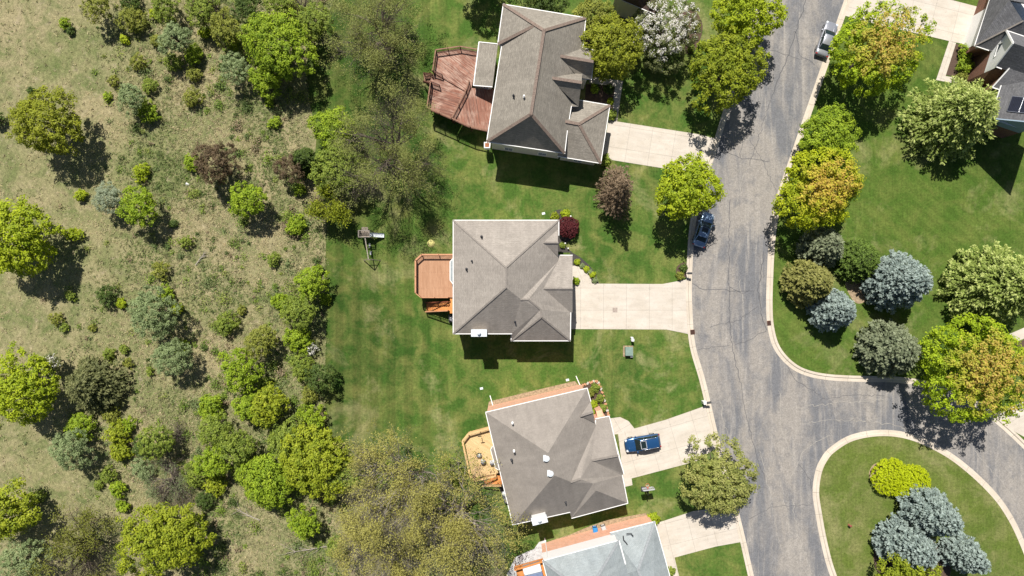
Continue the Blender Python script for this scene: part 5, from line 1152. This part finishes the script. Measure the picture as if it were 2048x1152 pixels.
for x, y, r, kd, l in ((1109, 433, 8, 'mustard', 'small olive ball shrub left of the mulch above the dark red bush'), (1131, 428, 8, 'lime', 'small yellow-green ball shrub just above the dark red bush'),
    (1190, 178, 8, 'bright', 'small bright shrub in the entry bed near the upper walkway corner'), (1218, 178, 10, 'dark', 'dark green shrub in the entry bed inside the walkway bend'), (1221, 203, 5, 'lime', 'tiny yellow shrub in the entry bed midway down the walkway'),
    (1222, 229, 11, 'mid', 'green ball shrub where the top walkway meets the driveway'), (1211, 320, 12, 'mid', 'green ball shrub at the garage corner of the large house'), (1392, 52, 9, 'olive', 'pale olive ball shrub at the tip of the bed right of the white blossom tree'),
    (1382, 97, 7, 'mid', 'small green shrub at the lower end of the bed beside the mustard-olive maple'), (1307, 1037, 13, 'lime', 'lime green ball shrub at the corner of the blue-grey roofed house'), (1340, 1142, 9, 'mid', 'green shrub at the bottom edge against the blue-grey roofed house'),
    (1367, 536, 7, 'dark', 'dark green plant in the mulch spot beside the dark grey mailbox'), (1360, 551, 7, 'olive', 'dry olive plant left of the dark grey mailbox'),
    (1152, 562, 6, 'bright', 'small light green plant in the tiny bed at the garage of the square house'), (1125, 491, 5, 'mid', 'low plant in the dark mulch by the square house porch'),
    (1931, 104, 15, 'bright', 'bright green upper shrub in the brown bed of the charcoal roofed house'), (1930, 131, 15, 'bright', 'bright green lower shrub in the brown bed of the charcoal roofed house'), (1922, 153, 10, 'olive', 'small olive shrub at the walkway end of the brown bed'),
    (1190, 776, 9, 'mid', 'green plant at the top of the stone edged bed'), (1179, 786, 8, 'olive', 'reddish olive plant close to the roof in the stone edged bed'), (1200, 797, 8, 'mid', 'green plant right side of the stone edged bed'), (1186, 809, 8, 'lime', 'yellow-green plant halfway down the stone edged bed'), (1188, 826, 8, 'bright', 'bright plant near the porch in the stone edged bed'), (1206, 816, 7, 'mid', 'low green plant at the right rim of the stone edged bed')):
    tree(kd, x, y, r, l, group='garden shrubs around the houses')
hostas = [(1154, 524), (1164, 532), (1173, 538), (1180, 544), (1185, 549), (1190, 561)]
for i, (x, y) in enumerate(hostas): tree('grey' if i % 2 else 'lime', x, y, 4, 'low pale green plant in the curved row of dark mulch beside the widest driveway', group='row of low plants in the dark mulch')
# stone edging of the third bed
edge = spline([(1162, 772), (1180, 765), (1194, 763), (1202, 778), (1211, 808), (1217, 830)], 8)
for i, (x, y) in enumerate(edge):
    if i % 2: continue
    q = P(x, y, 0); b = MB(); b.box(q + Vector((0, 0, .06)), (.38, .26, .2), i * .7); tag(b.build('edging_stone', M['cap_or'] if i % 3 else M['concrete'], origin=q, bevel=.04), 'rounded pinkish edging stone in the row round the bed above the blue SUV', 'stone', 'edging stones of the bed')

# big sparse trees behind the top house
bare(757, 55, 112, 11, 'tall sparse olive tree at the top edge left of the worn red deck', nleaf=17000, leaf='haze', lsize=.085, depth=7)
bare(770, 290, 122, 13, 'very large sparse brown-olive tree left below the worn red deck', nleaf=17000, leaf='haze', lsize=.08, depth=7, asp=.85)
tree('dark', 1085, -8, 52, 'dark green tree peeking over the top edge above the large grey roof', zc=4)
tree('dark', 960, -62, 52, 'dark tree above the top edge whose shadow falls on the back lawn', zc=5)
tree('bright', 667, 258, 42, 'bright green tree on the left flank of the very large sparse tree', zc=3.8)
tree('mid', 682, 336, 54, 'olive-green domed tree below the bright one, left of the very large sparse tree', zc=4)
bare(662, 415, 40, 5, 'small airy yellow-green tree at the meadow edge above the playset', leaf='lime2', nleaf=6500, lsize=.12, depth=5)
# giant yellow-olive tree group at the bottom
bare(800, 985, 130, 13, 'left giant sparse yellow-olive tree below the striped back lawn', bark='palebark', leaf='hazey', nleaf=17000, lsize=.10, depth=7)
bare(915, 1055, 130, 13, 'right giant sparse yellow-olive tree reaching the tan deck', bark='palebark', leaf='hazey', nleaf=17000, lsize=.10, depth=7)
bare(775, 1110, 115, 11, 'giant sparse yellow-olive tree cut by the bottom edge', bark='palebark', leaf='hazey', nleaf=14000, lsize=.10, depth=7)
tree('mid', 702, 948, 46, 'green bushy tree between the vivid yellow tree and the giant sparse trees', zc=3)
tree('mid', 850, 1000, 38, 'low green understory tree showing through the left giant sparse tree', zc=2)
tree('bright', 780, 950, 30, 'small green understory tree at the north fringe of the left giant sparse tree', zc=1.8, sparse=.7)
tree('mid', 900, 940, 30, 'low green understory tree north of the right giant sparse tree', zc=1.8, sparse=.7)
# left meadow, large
tree('lime', 32, 478, 80, 'big vivid yellow maple cut by the left edge at mid height', zc=5.2)
tree('mustard2', 95, 246, 68, 'rounded yellow-olive tree alone in the upper left meadow', zc=4.6, asp=1.1, rot=-.5)
tree('lime', 48, 778, 68, 'vivid yellow maple cut by the left edge in the lower half', zc=4.6)
tree('white', 103, 724, 20, 'small white blossoming bush behind the lower vivid yellow maple', zc=2.4)
spruce('jun', 185, 772, 60, 5.5, 'dark olive juniper right of the lower vivid yellow maple', name='juniper_tree', power=.7, gap=.85, tuft=.42, rag=.25, wid=.18)
tree('lime2', 18, 1026, 54, 'vivid green-yellow tree at the left edge near the bottom', zc=4)
tree('lime2', 330, 1072, 78, 'wide yellow-green tree near the bottom edge of the meadow', zc=4.2, asp=1.35)
tree('bright', 554, 92, 70, 'large bright green tree at the upper meadow edge', zc=4.8)
tree('bright', 531, 158, 34, 'bright green bush at the foot of the large bright green tree', zc=2.2)
tree('mid', 628, 46, 38, 'deeper green tree right of the large bright green tree', zc=3.2)
tree('lime2', 630, 919, 70, 'vivid yellow-green dome at the lower corner of the striped lawn', zc=4)
tree('bright', 537, 960, 54, 'mid green dome left below the vivid yellow-green dome', zc=3.2)
tree('mid', 578, 882, 42, 'soft green tree between the two lower domes', zc=3)
shrub('brown', 432, 327, 52, 'large red-brown bush in the upper meadow')
shrub('bright', 383, 325, 18, 'bright green strip of bush on the left side of the large red-brown bush')
shrub('brown', 580, 338, 34, 'smaller red-brown bush near the meadow edge')
spruce('dark', 609, 322, 30, 4, 'dark green juniper between the smaller red-brown bush and the domed tree', name='juniper_tree', power=.6, gap=.45)
shrub('bright', 497, 401, 42, 'bright green bush below right of the large red-brown bush')
shrub('bright', 592, 452, 23, 'compact bright bush left of the playset at the meadow edge')
shrub('bright', 601, 379, 13, 'small bush under the smaller red-brown bush')
shrub('mid', 548, 518, 15, 'small flat green bush in the grass left of the playset lawn')
shrub('bright', 550, 246, 14, 'small green bush on the dry strip left of the bright tree')
shrub('bright', 539, 205, 11, 'tiny green bush just under the foot of the large bright green tree')
shrub('silver', 217, 396, 34, 'silver-grey bush touching a dense green one')
shrub('bright', 281, 416, 42, 'dense bright bush right of the silver-grey bush')
shrub('lime', 162, 391, 13, 'small yellow bush left of the silver-grey bush')
shrub('lime', 150, 468, 18, 'loose pale yellow bush right of the big vivid yellow maple', sparse=.7)
shrub('lime', 283, 344, 19, 'small round yellow-green bush above the silver and green pair')
shrub('olive', 277, 124, 19, 'yellow-olive bush with dark shadow in the upper meadow')
shrub('dark', 62, 182, 9, 'tiny dark green shrub above the lone yellow-olive tree')
shrub('bright', 130, 48, 13, 'small fresh green tuft far up in the left meadow')
shrub('dark', 141, 62, 9, 'tiny dark tuft just below the fresh green tuft')
shrub('olive', 196, 14, 34, 'olive bush at the top edge, leftmost of the thicket')
shrub('olive', 265, 40, 30, 'yellow-olive bush below the top edge thicket')
shrub('lime', 250, 79, 9, 'tiny yellow bush under the top thicket')
shrub('dark', 262, 6, 24, 'dark green bush cut by the top edge left of centre of the thicket')
shrub('mid', 330, 14, 34, 'leafy bush at the top edge in the middle of the thicket')
shrub('lime', 312, 28, 13, 'small yellow bush inside the top edge thicket')
shrub('grey', 351, 78, 38, 'grey-green airy bush under the top thicket')
shrub('olive', 316, 83, 17, 'olive bush on the left side of the grey-green airy bush')
shrub('mid', 347, 124, 22, 'green bush with dark shadow below the grey-green airy bush')
shrub('bright', 388, 110, 22, 'bright bush right of the pair below the top thicket', )
shrub('olive', 388, 148, 17, 'pale olive bush between two green bushes')
shrub('olive', 384, 196, 21, 'yellow-olive round bush in the open meadow below the pair')
shrub('grey', 262, 196, 34, 'grey-green cluster bush in the upper meadow', sparse=.8)
shrub('bright', 297, 224, 24, 'bright lower end of the grey-green cluster')
shrub('mid', 300, 172, 18, 'small bush at the top of the grey-green cluster', sparse=.8)
shrub('bright', 215, 194, 10, 'tiny bright bush left of the grey-green cluster')
shrub('olive', 227, 163, 13, 'small olive bush above left of the grey-green cluster', sparse=.7)
shrub('mid', 405, 20, 38, 'dark leafed bush at the top edge right of the thicket middle')
shrub('olive', 455, 58, 40, 'olive bush left of the large bright green tree', sparse=.85)
shrub('lime', 410, 66, 13, 'small yellow-green bush between thicket and olive bush')
shrub('bright', 468, 84, 20, 'bright small bush touching the large bright green tree')
shrub('grey', 470, 139, 34, 'grey-green bush left of the bright foot bush')
shrub('dark', 495, 14, 38, 'dark thicket bush at the top edge above the large bright green tree')
shrub('mid', 560, 6, 34, 'green bush cut by the top edge above the large bright green tree')
bare(420, 6, 44, 3.5, 'bare brown twig bush at the top edge', leaf='olive', nleaf=900, name='twiggy_shrub', depth=5)
bare(600, 12, 36, 3.5, 'bare brown twig bush at the top edge near the mown lawn', leaf='olive', nleaf=900, name='twiggy_shrub', depth=5)
shrub('mid', 373, 484, 16, 'loose green bush in the mid meadow', sparse=.6)
shrub('dark', 346, 448, 10, 'tiny dark bush right of the dense bright bush')
shrub('olive', 325, 540, 21, 'airy olive bush above the big grey-green bush', sparse=.6)
shrub('dark', 216, 590, 24, 'dark green-brown bush left of the big grey-green bush')
shrub('lime', 243, 607, 11, 'tiny yellow bush between dark bush and grey-green bush')
shrub('mid', 141, 591, 12, 'small bush left of the dark green-brown bush')
shrub('olive', 114, 636, 15, 'small olive bush in the open left meadow', sparse=.7)
shrub('olive', 185, 656, 8, 'tiny olive bush right of the small olive bush', sparse=.7)
shrub('grey', 308, 626, 56, 'big grey-green rounded bush in the middle of the meadow')
shrub('bright', 332, 588, 20, 'bright fringe bush at the top of the big grey-green bush')
shrub('lime', 357, 617, 12, 'small yellow fringe bush right of the big grey-green bush')
shrub('mid', 455, 646, 27, 'olive-green bush in the lower middle meadow')
shrub('olive', 484, 621, 11, 'tiny olive bush above right of the olive-green bush')
shrub('grey', 348, 714, 42, 'grey-green bush below the big grey-green bush')
shrub('bright', 362, 693, 18, 'bright patch bush on top of the lower grey-green bush')
shrub('mid', 218, 708, 13, 'small bush right above the dark juniper')
shrub('mid', 248, 698, 11, 'small bush second right above the dark juniper')
shrub('olive', 258, 726, 11, 'small olive bush right of the dark juniper', sparse=.7)
shrub('bright', 624, 567, 36, 'yellow-olive bush at the lawn edge level with the orange-brown deck')
shrub('mid', 598, 622, 40, 'deep green bush at the lawn edge under the yellow-olive bush')
shrub('bright', 565, 604, 22, 'bright bush on the left of the deep green bush')
shrub('bright', 651, 598, 13, 'small bright bush poking into the striped lawn')
shrub('dark', 640, 540, 11, 'tiny dark bush at the lawn edge above the yellow-olive bush')
shrub('bright', 598, 678, 32, 'bright bush below the deep green bush')
shrub('white', 627, 697, 16, 'small white flowering bush at the lawn edge', sparse=.8)
shrub('mid', 606, 733, 30, 'green bush at the lawn edge below the flowering bush')
shrub('dark', 642, 754, 34, 'dark green bush touching the striped lawn')
shrub('olive', 524, 680, 38, 'olive dome bush in the lower middle meadow')
shrub('bright', 484, 742, 46, 'bright green dome bush in the lower middle meadow')
shrub('lime2', 537, 810, 42, 'yellow-green bush below the bright green dome bush')
shrub('bright', 500, 815, 34, 'bright bush on the left of the yellow-green bush')
shrub('bright', 622, 833, 30, 'bright bush at the lower lawn edge')
shrub('olive', 620, 790, 20, 'olive bush at the lawn edge above the bright bush', sparse=.8)
shrub('mid', 530, 770, 20, 'small green bush above the yellow-green bush')
shrub('bright', 607, 1046, 36, 'round bright bush near the bottom centre of the meadow')
shrub('mid', 676, 1095, 26, 'green bush at the foot of the giant sparse trees')
shrub('bright', 162, 852, 32, 'yellow-green bush right below the dark juniper')
shrub('grey', 142, 897, 44, 'pale grey-green bush in the lower left meadow')
shrub('lime2', 238, 868, 27, 'small yellow-green bush in the lower left cluster')
shrub('bright', 256, 850, 17, 'bright bush at the top of the lower left cluster')
shrub('olive', 222, 830, 20, 'olive bush above the lower left cluster', sparse=.8)
shrub('lime2', 242, 902, 24, 'yellow-green bush at the lower side of the lower left cluster')
shrub('mid', 316, 882, 38, 'green bush right of the lower left cluster')
shrub('dark', 285, 895, 24, 'dark bush between the lower cluster and the green bush')
bare(350, 872, 34, 2.6, 'leafless grey twig bush right of the lower left cluster', leaf=None, name='twiggy_shrub', depth=5)
shrub('bright', 238, 978, 19, 'small bright bush under the lower left cluster')
shrub('mid', 217, 950, 20, 'green bush above the small bright bush', sparse=.8)
shrub('mid', 198, 970, 11, 'tiny bush left of the small bright bush')
shrub('bright', 422, 815, 31, 'round green bush with a dark shadow below centre of the meadow')
shrub('mid', 432, 862, 38, 'green bush under the round green bush')
shrub('bright', 425, 922, 38, 'bright bush in the lower thicket')
shrub('lime2', 432, 968, 24, 'yellow bush at the end of the lower thicket')
shrub('mid', 480, 890, 42, 'green thicket bush right of the bright thicket bush')
shrub('mid', 490, 940, 30, 'green bush between the thicket and the mid green dome')
shrub('mid', 390, 950, 28, 'green bush left in the lower thicket', sparse=.8)
shrub('dark', 412, 1000, 22, 'dark bush under the lower thicket')
bare(335, 965, 62, 3.2, 'wide leafless grey twig bush left of the lower thicket', leaf='grey', nleaf=2500, name='twiggy_shrub', depth=6, lsize=.08)
shrub('bright', 246, 1012, 14, 'small bright bush left of the wide yellow-green tree')
shrub('mid', 78, 994, 15, 'flat green bush right of the left edge tree', sparse=.8)
bare(145, 1100, 92, 6, 'sparse dark branched tree in the bottom left corner', bark='bark', leaf='olive', nleaf=6000, depth=6, lsize=.10)
tree('grey', 50, 1122, 50, 'pale green airy tree in the bottom left corner', zc=2.6, sparse=.6)
shrub('grey', 285, 935, 26, 'grey-green bush between the cluster and the leafless bush', sparse=.7)
shrub('mid', 130, 655, 9, 'tiny green bush below the small olive bush', sparse=.7)
shrub('mid', 300, 742, 10, 'tiny green bush left of the lower grey-green bush', sparse=.7)
shrub('dark', -4, 240, 16, 'dark shrub cut by the left edge above', zc=.8)

# fallen bleached branches
def fallen(px, py, ang, L_, label, seed):
    rr = random.Random(seed); q = P(px, py, 0); b = MB(); d0 = Vector((math.cos(ang), math.sin(ang), 0))
    b.tube([q + Vector((0, 0, .1)), q + d0 * L_ * .5 + Vector((0, 0, .25)), q + d0 * L_ + Vector((0, 0, .12))], [.09, .06, .02], 6)
    for k in range(11):
        a = ang + rr.uniform(-.9, .9); s = q + d0 * L_ * rr.uniform(.15, .9) + Vector((0, 0, .18)); e = s + Vector((math.cos(a), math.sin(a), 0)) * L_ * rr.uniform(.25, .6); b.tube([s, s.lerp(e, .5) + Vector((0, 0, .12)), e], [.035, .02, .008], 4)
    tag(b.build('fallen_branch', M['palebark'], origin=q), label, 'branch', 'bleached fallen branches')
fallen(655, 1092, 3.3, 5.5, 'long bleached fallen branch left of the giant sparse trees', 1)
fallen(520, 1040, 2.7, 3.5, 'bleached fallen branch in the grass left of the round bright bush', 2)
fallen(392, 530, .9, 2.0, 'short pale fallen branch in the mid meadow', 3)

# tall grass and weeds of the meadow: uncountable
def in_poly(x, y, poly):
    c = np.zeros(len(x), bool); j = len(poly) - 1
    for i in range(len(poly)):
        xi, yi = poly[i]; xj, yj = poly[j]
        if yi != yj: c ^= ((yi > y) != (yj > y)) & (x < (xj - xi) * (y - yi) / (yj - yi) + xi)
        j = i
    return c
rs = np.random.RandomState(5); n0 = 70000; px = rs.uniform(-120, 1040, n0); py = rs.uniform(-60, 1215, n0)
edge_x = np.interp(py, [0, 70, 130, 200, 350, 440, 760, 850, 905, 950, 1010, 1060, 1110, 1200], [668, 640, 612, 618, 628, 652, 650, 652, 690, 760, 830, 930, 1000, 1030]); ok = px < edge_x + np.abs(rs.normal(0, 3.2, n0)) - 1; px, py = px[ok], py[ok]
fld = np.zeros(len(px))
for k in range(14): a = rs.uniform(0, 6.28); f = rs.uniform(.008, .06); fld += np.sin((px * math.cos(a) + py * math.sin(a)) * f + rs.uniform(0, 6.28)) / 14 ** .5
mown = np.clip((px - 140 + (py - 300) * .05) / 200, 0.12, 1); keep = rs.uniform(size=len(px)) < mown; px, py, fld = px[keep], py[keep], fld[keep]
m = len(px); nb = 5; idx = np.repeat(np.arange(m), nb); n = m * nb
X = (px[idx] - 1024) / 15 + rs.normal(0, .12, n); Y = (576 - py[idx]) / 15 + rs.normal(0, .12, n); hgt = rs.uniform(.05, .24, m)[idx] * np.clip(.8 + .3 * fld[idx], .4, 1.5)
C = np.stack([X, Y, hgt * .5], 1); T = rs.normal(0, 1, (n, 3)) * np.array([1, 1, .6]); T[:, 2] = np.abs(T[:, 2]) + .25
green = np.array([.18, .24, .075]); tan = np.array([.50, .425, .26]); pale = np.array([.20, .23, .10])
t = np.clip(.42 + .50 * fld + (px - 330) / 1500 + rs.normal(0, .30, m), 0, 1)[idx][:, None]; col = (tan * (1 - t) + green * t) * rs.normal(1, .18, (n, 1)) * np.where(rs.uniform(size=m) < .13, .40, 1.)[idx][:, None]
gr = leaf_mesh('meadow_grass', C, rs.normal(0, .5, (n, 3)) + np.array([0, 0, .8]), hgt * .9 + .04, np.full(n, .034), col, None, T=T); tag(gr, kind='stuff'); gr['label'] = 'rough dry and green meadow grass tufts'; gr['category'] = 'grass'

# low leafy weeds, uncountable
rs = np.random.RandomState(9); n0 = 5200; px = rs.uniform(-100, 1000, n0); py = rs.uniform(-60, 1215, n0)
ex = np.interp(py, [0, 70, 130, 200, 350, 440, 760, 850, 905, 950, 1010, 1060, 1110, 1200], [668, 640, 612, 618, 628, 652, 650, 652, 690, 760, 830, 930, 1000, 1030])
fld = np.zeros(n0)
for k in range(12): a = rs.uniform(0, 6.28); f = rs.uniform(.01, .05); fld += np.sin((px * math.cos(a) + py * math.sin(a)) * f + rs.uniform(0, 6.28)) / 12 ** .5
ok = (px < ex - 4) & (rs.uniform(size=n0) < np.clip((px - 90) / 420, .05, 1) * np.clip(.45 + .5 * fld, 0.06, 1)); px, py = px[ok], py[ok]; m = len(px)
rad = rs.uniform(.14, .50, m) * rs.choice([1, 1, 1.7], m); nl = 34; idx = np.repeat(np.arange(m), nl); n = len(idx)
C = np.stack([(px[idx] - 1024) / 15, (576 - py[idx]) / 15, np.zeros(n)], 1); o = rs.normal(0, .55, (n, 3)); o[:, 2] = np.abs(o[:, 2]) * .8 + .1; C = C + o * rad[idx][:, None]
pal = np.array([[.16, .24, .04], [.22, .31, .05], [.18, .23, .09], [.10, .15, .04], [.26, .31, .07], [.30, .24, .15]]); col = pal[rs.randint(0, 6, m)][idx] * rs.normal(1, .2, (n, 1))
m2 = 230; k2 = rs.choice(m, m2, p=(np.clip(px, 150, 700) - 140) / (np.clip(px, 150, 700) - 140).sum()); nl2 = 130; id2 = np.repeat(k2, nl2); r2 = rs.uniform(.4, 1.05, m2).repeat(nl2)[:, None]; n2 = len(id2)
o2 = rs.normal(0, .5, (n2, 3)); o2[:, 2] = np.abs(o2[:, 2]) * .9 + .1; C2 = np.stack([(px[id2] - 1024) / 15, (576 - py[id2]) / 15, np.zeros(n2)], 1) + o2 * r2
C = np.vstack([C, C2]); col = np.vstack([col, pal[rs.randint(0, 6, m2)].repeat(nl2, 0) * rs.normal(1, .2, (n2, 1))]); n = len(C)
wd = leaf_mesh('weeds', C, rs.normal(0, .5, (n, 3)) + np.array([0, 0, .9]), .10 * rs.uniform(.7, 1.3, n), .065, col, None); tag(wd, kind='stuff'); wd['label'] = 'low leafy weeds scattered through the rough meadow'; wd['category'] = 'weeds'
